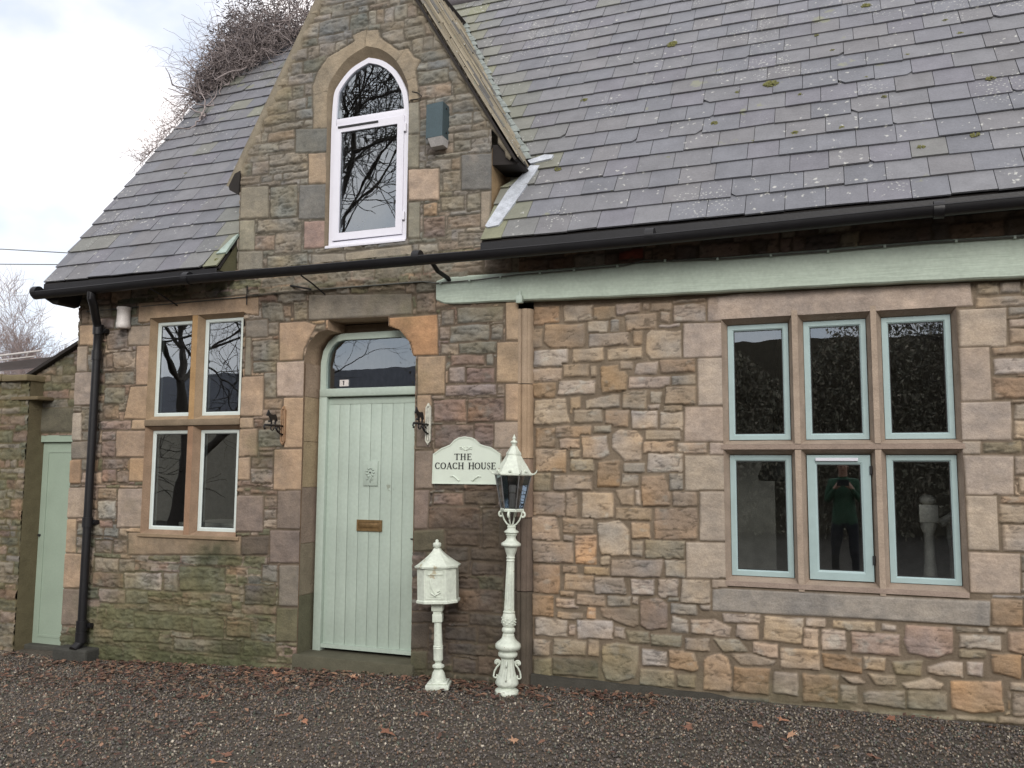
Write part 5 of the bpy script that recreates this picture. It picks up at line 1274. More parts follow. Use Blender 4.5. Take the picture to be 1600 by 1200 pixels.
sgl = [(-2.985, 1.405), (-2.412, 1.405), (-2.417, 1.635), (-2.50, 1.688), (-2.555, 1.700), (-2.59, 1.712), (-2.625, 1.745), (-2.66, 1.762), (-2.712, 1.770), (-2.765, 1.762), (-2.80, 1.743), (-2.835, 1.708), (-2.87, 1.694), (-2.91, 1.680), (-2.980, 1.635)]
b = MB(); b.prism(sgl, -.030, -.008); b.build('sign_board', M_sign, S, auto=30)
b = MB(); ring(b, sgl, inset(sgl, .009), -.035, -.026); b.build('sign_rim', M_sign, S, auto=30)
b = MB()
for ch, x in zip('THE', (-2.797, -2.745, -2.690)): letter(b, ch, x, 1.590, .048, .044 if ch != 'E' else .036)
x = -2.960
for ch in 'COACH HOUSE':
    wl_ = {'C': .041, 'O': .045, 'A': .047, 'H': .046, 'U': .044, 'S': .030, 'E': .036, ' ': .030}[ch]
    if ch != ' ': letter(b, ch, x, 1.520, .050, wl_)
    x += wl_+.0055
b.build('lettering', M_letter, S)
b = MB()
for sx in (-1, 1):
    b.tube([(-2.70+sx*.002, -.031, 1.663), (-2.70+sx*.02, -.033, 1.672), (-2.70+sx*.035, -.033, 1.688), (-2.70+sx*.055, -.032, 1.683)], [.003, .005, .004, .002], 6)
    b.tube([(-2.70+sx*.01, -.031, 1.69), (-2.70+sx*.03, -.033, 1.678), (-2.70+sx*.05, -.032, 1.672)], [.003, .005, .002], 6)
b.build('scroll_relief', M_sign, S, smooth=True)
for sx in (-1, 1):
    b = MB()
    b.tube([(-2.70+sx*.045, -.031, 1.435), (-2.70+sx*.060, -.034, 1.432), (-2.70+sx*.08, -.034, 1.452), (-2.70+sx*.105, -.034, 1.467), (-2.70+sx*.13, -.032, 1.460)], [.002, .006, .007, .006, .002], 6)
    b.build('scroll_relief', M_sign, S, smooth=True)

# ================================================================== horse brackets
def bracket(loc, label, plate):
    t = thing('wall_bracket', label, 'bracket', loc, 'horse brackets either side of the door')
    x, y, z = loc
    b = MB(); o = [(x-.022, z-.13), (x, z-.165), (x+.022, z-.13), (x+.022, z+.13), (x, z+.165), (x-.022, z+.13)]
    ring(b, o, inset(o, .010), -.032, -.014); b.box(x-.006, x+.006, -.030, -.016, z-.13, z+.13)
    for q in (-.145, .145): b.tube([(x, -.036, z+q), (x, -.03, z+q)], .010, 8)
    b.build('backplate', mat('bracket plate '+plate, (196, 196, 184) if plate == 'w' else (150, 120, 92), .6, var=.3, vscale=30), t, auto=30)
    b = MB(); yt = -.27; za = z-.005
    b.tube([(x, -.03, za), (x, -.15, za), (x, yt, za)], .008, 8)
    b.tube([(x, -.03, za-.07), (x, -.06, za-.065), (x, -.10, za-.045), (x, -.13, za-.012)], .008, 8)
    b.tube([(x, -.06, za-.03)]+[(x, -.09+.02*math.cos(a), za-.028+.02*math.sin(a)) for a in [k*.7 for k in range(9)]], .005, 6)
    b.tube([(x, -.17+.022*math.cos(a), za-.022+.02*math.sin(a)) for a in [1.6+k*.6 for k in range(9)]], .005, 6)
    b.tube([(x, yt, za), (x, yt-.012, za-.02), (x, yt-.005, za-.034), (x, yt+.012, za-.03)], .007, 6)
    b.build('arm', M_black, t, smooth=True)
    # horse silhouette facing outward, in the plane of the arm
    prof = [(-.245,.070),(-.252,.078),(-.240,.095),(-.228,.118),(-.222,.112),(-.215,.100),(-.195,.085),(-.165,.082),(-.140,.088),(-.125,.080),(-.112,.055),(-.108,.030),(-.114,.030),(-.122,.056),(-.128,.050),(-.122,.028),(-.128,.004),(-.138,.004),(-.134,.028),(-.142,.044),(-.175,.040),(-.180,.024),(-.176,.004),(-.187,.004),(-.190,.026),(-.196,.045),(-.206,.030),(-.222,.034),(-.224,.020),(-.216,.018),(-.198,.022),(-.205,.052),(-.218,.068),(-.232,.068)]
    b = MB(); n = len(prof); pts = [(y_, z+q) for y_, q in prof]
    bm = bmesh.new(); vs = [bm.verts.new((x-.005, a, c)) for a, c in pts]; f = bm.faces.new(vs); r_ = bmesh.ops.extrude_face_region(bm, geom=[f])
    for v in [e for e in r_['geom'] if isinstance(e, bmesh.types.BMVert)]: v.co.x += .010
    bmesh.ops.triangulate(bm, faces=[q for q in bm.faces if len(q.verts) > 4]); bm.verts.index_update()
    b.add([v.co for v in bm.verts], [[v.index for v in q.verts] for q in bm.faces]); bm.free()
    b.build('horse', M_black, t)
bracket((-4.385, -.02, 1.875), 'black horse bracket with a rusty brown backplate left of the green door', 'r')
bracket((-3.030, -.02, 1.870), 'black horse bracket with a white backplate between green door and house sign', 'w')

# ================================================================== lamp post
def xf(base, top_dx, height):
    """lean about the base"""
    a = math.atan2(top_dx, height); return Matrix.Translation(base) @ Matrix.Rotation(a, 4, 'Y') @ Matrix.Translation(-Vector(base))
LB = (-2.268, -.25, -.06); U = .000915
L = thing('lamp_post', 'ornate cream cast iron lamp post with smoky hexagonal lantern beside the jamb', 'lamp post', LB)
XL = xf(LB, .045, 1.8)
zK = lambda y: LB[2]+(1125-y)*.000897
zJ = lambda y: LB[2]+(1125+1100-y)*.000897
c0 = (LB[0], LB[1], 0)
b = MB(); b.lathe([(r_*U, zK(y)) for r_, y in [(92,1128),(95,1118),(95,1105),(88,1090),(70,1078),(62,1070),(78,1060),(88,1048),(90,1035),(84,1015),(72,985)]], c0, 36)
b.lathe([(r_*U, zK(y)) for r_, y in [(72,985),(62,950),(54,910),(50,870),(50,845)]], c0, 28, flute=.08)
b.lathe([(r_*U, zK(y)) for r_, y in [(50,848),(62,840),(74,830),(76,818),(74,806),(62,796),(60,792),(80,784),(96,772),(100,755),(98,740),(84,725)]], c0, 36)
b.lathe([(r_*U, zK(y)) for r_, y in [(86,726),(68,712),(54,695),(47,676)]], c0, 28, flute=.07)
b.lathe([(r_*U, zK(y)) for r_, y in [(47,678),(46,664),(40,656),(44,650),(52,640),(52,622),(46,614),(40,608),(44,602),(50,590),(53,560),(52,530),(48,508),(44,500),(47,494),(47,486),(40,482)]], c0, 32)
b.build('lamp_base', M_cream, L, auto=50, xf=XL)
b = MB(); b.lathe([(40*U, zK(484)), (30*U, zK(96))], c0, 28, flute=.09); b.build('pole', M_cream, L, auto=20, xf=XL)
b = MB(); b.lathe([(r_*U, zJ(y)) for r_, y in [(30,1196),(34,1190),(30,1182),(31,1172),(35,1166),(31,1158),(30,1152),(38,1130),(46,1108),(50,1090),(52,1080),(74,1073),(78,1064),(76,1052),(62,1042),(50,1034),(40,1022),(35,1008),(38,992),(46,984),(42,978),(52,972),(58,964),(55,956),(40,948),(33,938),(33,926),(36,920),(30,912),(12,908)]], c0, 36); b.build('capital', M_cream, L, auto=50, xf=XL)
b = MB()
for k in range(26):
    a = k*2.4; zz_ = zK(560)+.045*(k/26-.5); b.add([(LB[0]+.0485*math.cos(a)+v[0]*.008, LB[1]+.0485*math.sin(a)+v[1]*.008, zz_+v[2]*.006) for v in IV], IF)
b.build('leaf_relief', M_cream, L, smooth=True, xf=XL)
for k in range(4):
    a = R(15+90*k); dx, dy = math.cos(a), math.sin(a); b = MB()
    q = lambda r_, y: (LB[0]+dx*r_*U, LB[1]+dy*r_*U, zK(y))
    sc = lambda cr, cy, r_, a0, a1, n=10: [q(cr+r_*math.cos(a0+(a1-a0)*i/n), cy-r_*math.sin(a0+(a1-a0)*i/n)) for i in range(n+1)]
    b.tube(sc(80, 885, 8, 4, -1, 8)+sc(78, 885, 20, -1.2, 3.6)+[q(80, 918), q(98, 950), q(104, 975)]+sc(92, 990, 14, .6, -4.0), .0065, 7)
    b.tube([q(55, 870), q(62, 900), q(88, 930)], .006, 6)
    b.build('scroll', M_cream, L, smooth=True, xf=XL)
# lantern
zh = zJ(800); b = MB()
b.lathe([(92*U, zJ(800)), (96*U, zJ(792)), (96*U, zJ(782)), (90*U, zJ(776))], c0, 6, rot=R(10))
for k in range(4):
    a = R(5+90*k); q = lambda r_, y: (LB[0]+math.cos(a)*r_*U, LB[1]+math.sin(a)*r_*U, zJ(y))
    b.tube([q(14, 912), q(38, 900), q(62, 868), q(76, 830), q(84, 795)], .006, 7)
    b.tube([q(84+16*math.cos(t_)+6, 822-20*math.sin(t_)) for t_ in [2.6-k2*.62 for k2 in range(9)]], .008, 7)
b.build('lantern_cradle', M_cream, L, smooth=False, auto=40, xf=XL)
hexp = lambda r_, y, rot=10: [(LB[0]+r_*U*math.cos(R(60*k+rot)), LB[1]+r_*U*math.sin(R(60*k+rot)), zJ(y)) for k in range(6)]
b = MB(); b.strip(hexp(86, 778), hexp(140, 512)); b.build('lantern_glass', M_glasslamp, L, xf=XL)
b = MB()
A_, B_ = hexp(90, 780), hexp(145, 510)
for k in range(6): b.tube([A_[k], B_[k]], .0038, 6)
b.build('glazing_bar', mat('grey lantern bar', (104, 104, 104), .5), L, xf=XL)
b = MB(); b.lathe([(152*U, zJ(512)), (158*U, zJ(505)), (156*U, zJ(494)), (146*U, zJ(488)), (138*U, zJ(478)), (116*U, zJ(440)), (88*U, zJ(398)), (60*U, zJ(352)), (52*U, zJ(346))], c0, 6, rot=R(10))
b.lathe([(60*U, zJ(350)), (62*U, zJ(340)), (58*U, zJ(330)), (40*U, zJ(305)), (28*U, zJ(282)), (22*U, zJ(276))], c0, 6, rot=R(10))
for k in range(6):
    a = R(60*k+10); q = lambda r_, y: (LB[0]+math.cos(a)*r_*U, LB[1]+math.sin(a)*r_*U, zJ(y))
    b.tube([q(148, 500), q(170, 497), q(186, 480), q(192, 462)], [.006, .006, .0045, .002], 6)
    a2 = R(60*k+40); m = (LB[0]+math.cos(a2)*130*U, LB[1]+math.sin(a2)*130*U, zJ(478)); b.add([(m[0]+v[0]*.014, m[1]+v[1]*.014, m[2]+v[2]*.012) for v in IV], IF)
b.build('lantern_roof', M_cream, L, auto=30, xf=XL)
b = MB(); b.lathe([(r_*U, zJ(y)) for r_, y in [(20,280),(16,266),(18,258),(26,252),(28,244),(24,236),(10,230),(9,224),(14,216),(14,208),(8,200),(3,184)]], c0, 20); b.build('finial', M_cream, L, smooth=True, xf=XL)
b = MB(); b.lathe([(26*U, zJ(770)), (26*U, zJ(662)), (18*U, zJ(655)), (28*U, zJ(648)), (30*U, zJ(600)), (22*U, zJ(588))], c0, 16); b.build('lamp_bulb', mat('frosted bulb', (190, 186, 180), .3), L, auto=40, xf=XL)

# ================================================================== post box on a pedestal
PB = (-2.785, -.28, -.06); Pm = thing('post_box', 'small cream cast iron post box with peaked roof on a pedestal beside the green door', 'post box', PB)
zq = lambda y: PB[2]+(1088-y)*.000905; U2 = .00092; XP = xf(PB, -.030, 1.05) ; c1 = (PB[0], PB[1], 0)
FA = math.atan2(-5.8, 2.2)-math.pi*1.5      # turn the face toward the yard
def rot2(v, c=PB, a=FA*.75): x, y = v[0]-c[0], v[1]-c[1]; return (c[0]+x*math.cos(a)-y*math.sin(a), c[1]+x*math.sin(a)+y*math.cos(a), v[2])
XR = XP @ Matrix.Translation(PB) @ Matrix.Rotation(math.atan2(2.2, 5.8)*.8, 4, 'Z') @ Matrix.Translation(-Vector(PB))
b = MB(); b.box(PB[0]-.085, PB[0]+.085, PB[1]-.085, PB[1]+.085, zq(1088), zq(1048), .006); b.box(PB[0]-.072, PB[0]+.072, PB[1]-.072, PB[1]+.072, zq(1048), zq(1030), .006)
b.lathe([(r_*U2, zq(y)) for r_, y in [(62,1034),(62,1015),(56,1005),(54,990),(46,965),(34,945),(26,938),(40,932),(48,922),(46,908),(30,900),(24,892),(28,880),(38,868),(38,790),(40,775),(36,768),(40,762),(36,755)]], c1, 28)
b.lathe([(35*U2, zq(756)), (29*U2, zq(568))], c1, 24, flute=.06)
b.box(PB[0]-.036, PB[0]+.036, PB[1]-.036, PB[1]+.036, zq(570), zq(505), .004); b.box(PB[0]-.030, PB[0]+.030, PB[1]-.030, PB[1]+.030, zq(506), zq(480)); b.box(PB[0]-.042, PB[0]+.042, PB[1]-.042, PB[1]+.042, zq(482), zq(415), .006)
b.build('pedestal', M_cream, Pm, auto=35, xf=XR)
def octo(hx, hy, cx_, z, dx=0): return [(PB[0]-hx+cx_, PB[1]-hy, z), (PB[0]+hx-cx_, PB[1]-hy, z), (PB[0]+hx, PB[1]-hy+cx_, z), (PB[0]+hx, PB[1]+hy, z), (PB[0]-hx, PB[1]+hy, z), (PB[0]-hx, PB[1]-hy+cx_, z)]
b = MB(); zb, zt = zq(418), zq(118)
lv = [(.146, .105, .066, zb), (.152, .110, .068, zb+.004), (.152, .110, .068, zb+.018), (.143, .102, .062, zb+.026), (.143, .102, .062, zt)]
for i in range(len(lv)-1): b.strip(octo(*lv[i]), octo(*lv[i+1]))
b.add(octo(*lv[0]), [(5, 4, 3, 2, 1, 0)]); b.build('box_body', M_cream, Pm, auto=30, xf=XR)
b = MB(); o = rect(PB[0]-.070, PB[0]+.070, zb+.038, zt-.012); y_ = PB[1]-.102
ring(b, o, inset(o, .006), y_-.004, y_); o2 = rect(PB[0]-.062, PB[0]+.062, zt-.062, zt-.022); ring(b, o2, inset(o2, .005), y_-.007, y_)
o3 = rect(PB[0]-.042, PB[0]+.045, zb+.05, zt-.065); ring(b, o3, inset(o3, .003), y_-.0035, y_)
b.build('door_panel', M_cream, Pm, xf=XR)
b = MB(); zc = zb+.075
b.tube([(PB[0]-.036, y_-.004, zc+.10), (PB[0]-.030, y_-.005, zc+.05), (PB[0]-.010, y_-.006, zc+.01), (PB[0]+.002, y_-.006, zc-.022)], .0035, 6)
b.tube([(PB[0]-.040, y_-.004, zc+.012), (PB[0]-.025, y_-.007, zc), (PB[0]-.004, y_-.008, zc-.012), (PB[0]+.018, y_-.007, zc+.0), (PB[0]+.040, y_-.004, zc+.010)], [.002, .006, .005, .006, .003], 6)
b.tube([(PB[0]+.015, y_-.006, zc+.014), (PB[0]+.035, y_-.006, zc+.024)], [.006, .003], 6)
b.build('relief', M_cream, Pm, smooth=True, xf=XR)
b = MB(); V = []
for t_ in [0, .02, .2, .4, .6, .8, 1.0]:
    k = (1-t_)**1.35; z = zt-.004+t_*.125; V.append(octo(.158*k+.022*(1-k)*1, .118*k+.022*(1-k), .066*k+.006*(1-k), z))
b.strip(octo(.158, .118, .066, zt-.016), octo(.160, .120, .067, zt-.004))
b.add(octo(.158, .118, .066, zt-.016), [(5, 4, 3, 2, 1, 0)])
for i in range(len(V)-1): b.strip(V[i], V[i+1])
b.build('box_roof', M_cream, Pm, auto=30, xf=XR)
ztp = zt+.118; b = MB(); b.lathe([(.024, ztp), (.022, ztp+.01), (.030, ztp+.016), (.031, ztp+.036), (.026, ztp+.042), (.012, ztp+.046), (.012, ztp+.052), (.013, ztp+.058), (.006, ztp+.066)], c1, 20); b.build('finial', M_cream, Pm, smooth=True, xf=XR)

# ================================================================== lean-to and garden wall on the left
LT = thing('outbuilding', 'low stone lean-to with a plain green door left of the coach house', 'outbuilding', (-7.2, .3, -.2))
w = Wall(-8.2, -6.74, -.36, 2.75, .0125, .25, (92, 84, 68))
w.rubble(-8.2, -6.74, -.36, 2.75, 'ggGbr', PAL_L, .06, .13, .010, rough=.014, proud=.010)
w.stone([(-7.68, 1.86), (-6.74, 1.86), (-6.74, 2.10), (-7.68, 2.10)], (100, 96, 82), rough=.003, margin=.01, warp=.2)
X, Z = w.X, w.Z
tint(w, np.clip(1.4*fbm(X, Z, .4, 4, 91)+.25, 0, 1), (88, 88, 62), .5)
LD = rect(-7.52, -6.9, -.36, 1.83); w.opening(LD)
w.keep(lambda x, z: z < 2.42+np.clip((x+7.62)/.58, -1, 1.7)*.265)
w.build('wall', LT)
b = MB()
ring(b, rect(-7.52, -6.80, -.25, 1.83), rect(-7.45, -6.85, -.20, 1.765), .25, .33); b.build('door_frame', M_lean, LT)
b = MB(); b.box(-7.455, -6.80, .285, .32, -.20, 1.77); o = rect(-7.38, -6.80, -.12, 1.68); ring(b, o, inset(o, .02), .279, .286); d2 = b.build('door', M_lean, LT)
b = MB(); b.tube([(-7.42, .285, .85), (-7.42, .265, .85)], .012, 10); b.build('door_knob', M_gasket, d2)
b = MB(); b.cc = (0.07, .07, .06); b.box(-7.54, -6.74, .20, .30, -.35, -.185, .01); b.build('door_step', M_stone, LT, attr=True)
b = MB(); b.prism([(-7.66, 2.40), (-6.96, 2.72), (-6.96, 2.755), (-7.68, 2.425)], .19, .8)
b.build('roof_edge', M_board, LT)
GW = thing('garden_wall', 'mossy rubble garden wall with flat stone coping at the left edge', 'wall', (-8.8, .15, -.2))
w = Wall(-11.0, -7.44, -.36, 2.36, .013, .09, (92, 84, 62))
w.rubble(-11.0, -7.44, -.36, 2.36, 'ggGGbB', PAL_L, .05, .12, .010, rough=.018, proud=.012)
X, Z = w.X, w.Z
tint(w, np.clip(1.8*fbm(X, Z, .5, 4, 93)+.30, 0, 1), (92, 90, 58), .55)
tint(w, np.clip(1.8*fbm(X, Z, .25, 4, 95)-.15, 0, 1)*np.clip((Z-1.2), 0, 1), (150, 128, 92), .5)
w.build('wall', GW)
b = MB(); b.cc = alb((110, 102, 80)); b.add([(-7.44, .09, -.36), (-7.44, .45, -.36), (-7.44, .45, 2.36), (-7.44, .09, 2.36)], [(0, 1, 2, 3)]); b.build('wall_end', M_stone, GW, attr=True)
b = MB(); x = -11
while x < -7.5:
    w_ = random.uniform(.35, .6); b.cc = alb(random.choice([(140,120,88), (120,110,86), (128,118,96)])); b.box(x+.004, min(x+w_, -7.42)-.004, .03, .5, 2.355+random.uniform(0, .01), 2.425+random.uniform(-.012, .012), .012); x += w_
b.cc = alb((112, 100, 78)); b.box(-7.66, -7.30, .06, .30, 2.17, 2.205, .008)
b.build('coping', M_stone, GW, auto=40, attr=True)
# glass roof beyond the wall
b = MB(); gt = thing('glass_roof', 'grey glass shed roof with white rails showing over the garden wall', 'roof', (-11.4, 2.6, 2.9))
b.add([(-13.5, 2.2, 2.78), (-9.3, 2.2, 2.97), (-8.9, 4.2, 3.22), (-13.5, 4.2, 3.10)], [(0, 1, 2, 3)]); b.build('roof_panel', mat('grey roof glass', (150, 158, 168), .25, var=.1), gt)
b = MB(); b.tube([(-13.5, 2.15, 2.86), (-9.75, 2.15, 3.035)], .014, 6); b.tube([(-13.5, 2.15, 2.80), (-9.85, 2.15, 2.965)], .010, 6)
for x in (-12.4, -11.5, -10.6, -10.0): zc = 2.86+(x+13.5)*.0465; b.tube([(x, 2.14, zc-.06), (x+.02, 2.14, zc)], .008, 6)
b.build('rail', M_white, gt)

# ================================================================== trees and creeper
def tubes_mesh(name, segs, m, parent=None, **kw):
    """segs: list of (p0, p1, r0, r1); 4-sided tubes built in numpy"""
    P0 = np.array([s[0] for s in segs]); P1 = np.array([s[1] for s in segs]); R0 = np.array([s[2] for s in segs]); R1 = np.array([s[3] for s in segs]); n = len(segs); K = 4
    T = P1-P0; T /= np.maximum(np.linalg.norm(T, axis=1, keepdims=True), 1e-6)
    A = np.where(np.abs(T[:, 2:3]) < .9, np.array([[0, 0, 1.]]), np.array([[1., 0, 0]])); Uu = np.cross(T, A); Uu /= np.linalg.norm(Uu, axis=1, keepdims=True); Ww = np.cross(T, Uu)
    vs = []
    for P, Rr in ((P0, R0), (P1, R1)):
        for k in range(K):
            a = 2*math.pi*k/K; vs.append(P+(Uu*math.cos(a)+Ww*math.sin(a))*Rr[:, None])
    co = np.stack(vs, 1).reshape(-1, 3); f = np.array([(k, (k+1) % K, K+(k+1) % K, K+k) for k in range(K)]); q = (f[None]+np.arange(n)[:, None, None]*2*K).reshape(-1, 4)
    off = np.zeros(3)
    if parent is not None: off = np.array(parent.location)
    else: off = np.array([co[:, 0].mean(), co[:, 1].mean(), co[:, 2].min()])
    me = bpy.data.meshes.new(name); me.vertices.add(len(co)); me.vertices.foreach_set('co', (co-off).astype(np.float32).ravel()); me.loops.add(q.size); me.loops.foreach_set('vertex_index', q.ravel().astype(np.int32)); me.polygons.add(len(q))
    me.polygons.foreach_set('loop_start', np.arange(0, q.size, 4, dtype=np.int32)); me.polygons.foreach_set('loop_total', np.full(len(q), 4, np.int32)); me.update(calc_edges=True)
    o = obj(name, me, m, parent, **kw)
    if parent is None: o.location = tuple(off)
    return o
def grow(p, d, L_, r_, depth, rnd, segs, spread=.55, seglen=5, up=.05, minr=.004):
    p = np.array(p, float); d = np.array(d, float)
    for i in range(seglen):
        d = d+rnd.normal(0, .13, 3)+np.array([0, 0, up]); d /= np.linalg.norm(d); q = p+d*L_/seglen; r1 = r_*(1-.45/seglen)
        segs.append((tuple(p), tuple(q), r_, r1)); p, r_ = q, r1
        if depth > 0 and i >= 1 and rnd.random() < .62:
            e = d+rnd.normal(0, spread, 3); e /= np.linalg.norm(e); grow(p, e, L_*rnd.uniform(.5, .8), max(r_*rnd.uniform(.4, .62), minr), depth-1, rnd, segs, spread, seglen, up, minr)
    if depth > 0:
        for _ in range(2):
            e = d+rnd.normal(0, spread*.8, 3); e /= np.linalg.norm(e); grow(p, e, L_*rnd.uniform(.6, .85), max(r_*rnd.uniform(.55, .8), minr), depth-1, rnd, segs, spread, seglen, up, minr)
def bare_tree(loc, h, r_, seed, label, depth=5, group=None, up=.05, spread=.55, name='bare_tree'):
    t = thing(name, label, 'tree', loc, group); rnd = np.random.default_rng(seed); s = []; grow(loc, (rnd.normal(0, .08), rnd.normal(0, .08), 1), h*.34, r_, depth, rnd, s, spread, 5, up, max(.004, r_*.018))
    big = [q for q in s if q[2] > r_*.45]; sm = [q for q in s if q[2] <= r_*.45]
    mm = M_pale if name == 'bare_tree' else M_bark; tubes_mesh('trunk', big, mm, t); tubes_mesh('crown', sm, mm, t); return t
bare_tree((-17.5, 9.0, -.3), 5.0, .07, 5, 'pale bare tree with fine twigs showing over the garden wall', 6, up=.08)
bare_tree((-21.0, 11.0, -.3), 5.2, .07, 8, 'smaller bare tree at the far left edge beyond the wall', 6, up=.08)

CR = thing('dead_creeper', 'tangle of leafless grey creeper stems on the roof verge', 'creeper', (-6.6, 1.8, 6.0))
rnd = np.random.default_rng(4); segs = []; dark = []
def cpt():
    s = 3.15+1.55*rnd.random()**.65; k = max(0, (s-3.15)/1.4); x = -7.0+rnd.random()**1.1*(.12+1.25*k**1.3); return np.array(pq(x, s, .05+.18*k*rnd.random()))
for i in range(1250):
    p = cpt(); k = (p[2]-5.6)/1.8; d = np.array([rnd.normal(-.35, .9), rnd.normal(-.2, .7), rnd.normal(.55, .7)]); d /= np.linalg.norm(d); n = int(rnd.integers(6, 14)); r_ = rnd.uniform(.0025, .0065)
    st = rnd.uniform(.03, .075)
    if rnd.random() < .12: n += 8; d[0] -= .6
    for j in range(n):
        d = d+rnd.normal(0, .38, 3)+np.array([0, 0, -.05]); d /= np.linalg.norm(d); q = p+d*st; segs.append((tuple(p), tuple(q), r_, r_*.9)); p, r_ = q, r_*.9
for i in range(40):     # heavier stems running down the verge
    p = np.array(pq(-6.98+rnd.uniform(-.05, .5), rnd.uniform(2.6, 4.6), .05)); d = np.array([rnd.normal(0, .3), -C53*.8, -S53*.8+.1])*(1 if i % 2 else -1)
    r_ = rnd.uniform(.007, .016)
    for j in range(9):
        d = d+rnd.normal(0, .25, 3); d /= np.linalg.norm(d); q = p+d*.07; q = q if (q-np.array(pq(0, 0, 0))) @ np.array([0, -S53, C53]) > .02 else q+np.array([0, -S53, C53])*.05; segs.append((tuple(p), tuple(q), r_, r_*.92)); p, r_ = q, r_*.92
for i in range(170):     # long thin feelers down the verge against the sky
    p = np.array(pq(-6.96, rnd.uniform(1.9, 3.3), .03)); d = np.array([rnd.normal(-.8, .3), 0, rnd.normal(.2, .5)]); r_ = .0028
    for j in range(int(rnd.integers(5, 12))):
        d = d+rnd.normal(0, .45, 3); d /= np.linalg.norm(d); q = p+d*.045; segs.append((tuple(p), tuple(q), r_, r_*.9)); p, r_ = q, r_*.92
tubes_mesh('stem', segs, M_twig, CR)
for i in range(2300):
    p = cpt()+rnd.normal(0, .035, 3)+np.array([0, -.03, .06])*rnd.random(); k = max(0, (p[2]-5.7)/1.4); p = p+np.array([-.16, -.05, .50])*rnd.random()*k
    d = rnd.normal(0, 1, 3); d /= np.linalg.norm(d); q = p+d*rnd.uniform(.04, .10); dark.append((tuple(p), tuple(q), rnd.uniform(.004, .009), .003))
tubes_mesh('dead_leaf_litter', dark, M_twigd, CR)

# overhead wires
for z0, z1, lab in ((4.80, 4.62, 'upper of two overhead wires running in from the left'), (4.57, 4.45, 'lower of two overhead wires running in from the left')):
    b = MB(); b.tube([(-40, 3, z0+2.2), (-24, 3, z0+.65), (-14, 3, z0+.05), (-11.7, 3, z0-.03), (-10.3, 3, z1-.03), (-6.8, 3, z1-.4)], .007, 5); b.build('overhead_wire', M_cable, None, label=lab, cat='wire', group='overhead wires')

# ================================================================== inside: stair posts, hanging shade
def newel(x, y, r_, h, label):
    t = thing('newel_post', label, 'stair post', (x, y, -.05)); b = MB(); z = -.05
    b.box(x-r_, x+r_, y-r_, y+r_, z, h*.45, .006); b.lathe([(r_*.9, h*.45), (r_*.5, h*.5), (r_*.85, h*.56), (r_*.6, h*.66), (r_*.55, h*.8), (r_*.9, h*.84), (r_*.9, h*.86)], (x, y, 0), 20); b.box(x-r_, x+r_, y-r_, y+r_, h*.86, h*.95, .004)
    b.build('post', M_wood, t, auto=35); b = MB(); b.lathe([(r_*.5, h*.95), (r_*.9, h*.965), (r_*.95, h*.98), (r_*.6, h*.998), (.005, h)], (x, y, 0), 20); b.build('cap', M_wood, t, smooth=True)
newel(.545, .62, .060, 1.36, 'thick white turned newel post seen through the lower right window')
newel(.70, .75, .030, 1.22, 'thin white spindle beside the newel post behind the lower right window')
b = MB(); b.tube([(.62, .66, 1.16), (1.3, .80, 1.60)], .030, 10); b.build('hand_rail', M_wood, None, label='white sloping stair handrail behind the lower right window', cat='handrail')
t = thing('pendant_lamp', 'dark round lampshade hanging behind the lower left light of the big window', 'lamp', (-.48, 1.2, 1.5))
b = MB(); b.lathe([(.04, 1.66), (.13, 1.58), (.17, 1.48), (.16, 1.44)], (-.48, 1.2, 0), 24); b.build('lamp_shade', M_gasket, t, smooth=True); b = MB(); b.tube([(-.48, 1.2, 1.66), (-.48, 1.2, 3.1)], .004, 5); b.build('cord', M_gasket, t)
t = thing('kitchen_table', 'dim cluttered side table inside behind the left windows', 'table', (-5.3, .9, 0)); b = MB(); b.box(-6.0, -4.7, .6, 1.2, .95, 1.0, .01); b.build('table_top', M_wood, t)
for lx_ in (-5.95, -4.75):
    for ly in (.65, 1.15): b = MB(); b.box(lx_-.03, lx_+.03, ly-.03, ly+.03, -.05, .95, .004); b.build('leg', M_wood, t)

# ================================================================== what stands behind the camera (seen only mirrored in the glass)
bare_tree((-10.8, -12.0, -.3), 17, .55, 21, 'great bare tree across the yard, mirrored in the dormer window', 6, group='bare trees across the yard', spread=.6, up=.03, name='large_tree')
bare_tree((-16.5, -12.0, -.3), 13, .26, 25, 'bare tree across the yard, mirrored in the left window', 5, group='bare trees across the yard', spread=.6, up=.03, name='large_tree')
bare_tree((2.6, -10.5, -.3), 7.5, .13, 33, 'young bare tree across the yard, mirrored in the big window', 5, group='bare trees across the yard', spread=.55, name='large_tree')
hs = thing('opposite_house', 'plain stone house across the yard with a slate roof', 'house', (-18, -17, 0))
b = MB(); b.cc = alb((190, 180, 160)); b.box(-24, -12.5, -22, -17, -.3, 3.4); b.build('wall', M_stone, hs, attr=True); b = MB(); b.cc = alb((96, 96, 102)); b.add([(-24.3, -16.8, 3.3), (-12.2, -16.8, 3.3), (-12.2, -19.5, 5.0), (-24.3, -19.5, 5.0), (-24.3, -22.2, 3.3), (-12.2, -22.2, 3.3)], [(0, 1, 2, 3), (3, 2, 5, 4)]); b.build('roof', M_slate, hs, attr=True)
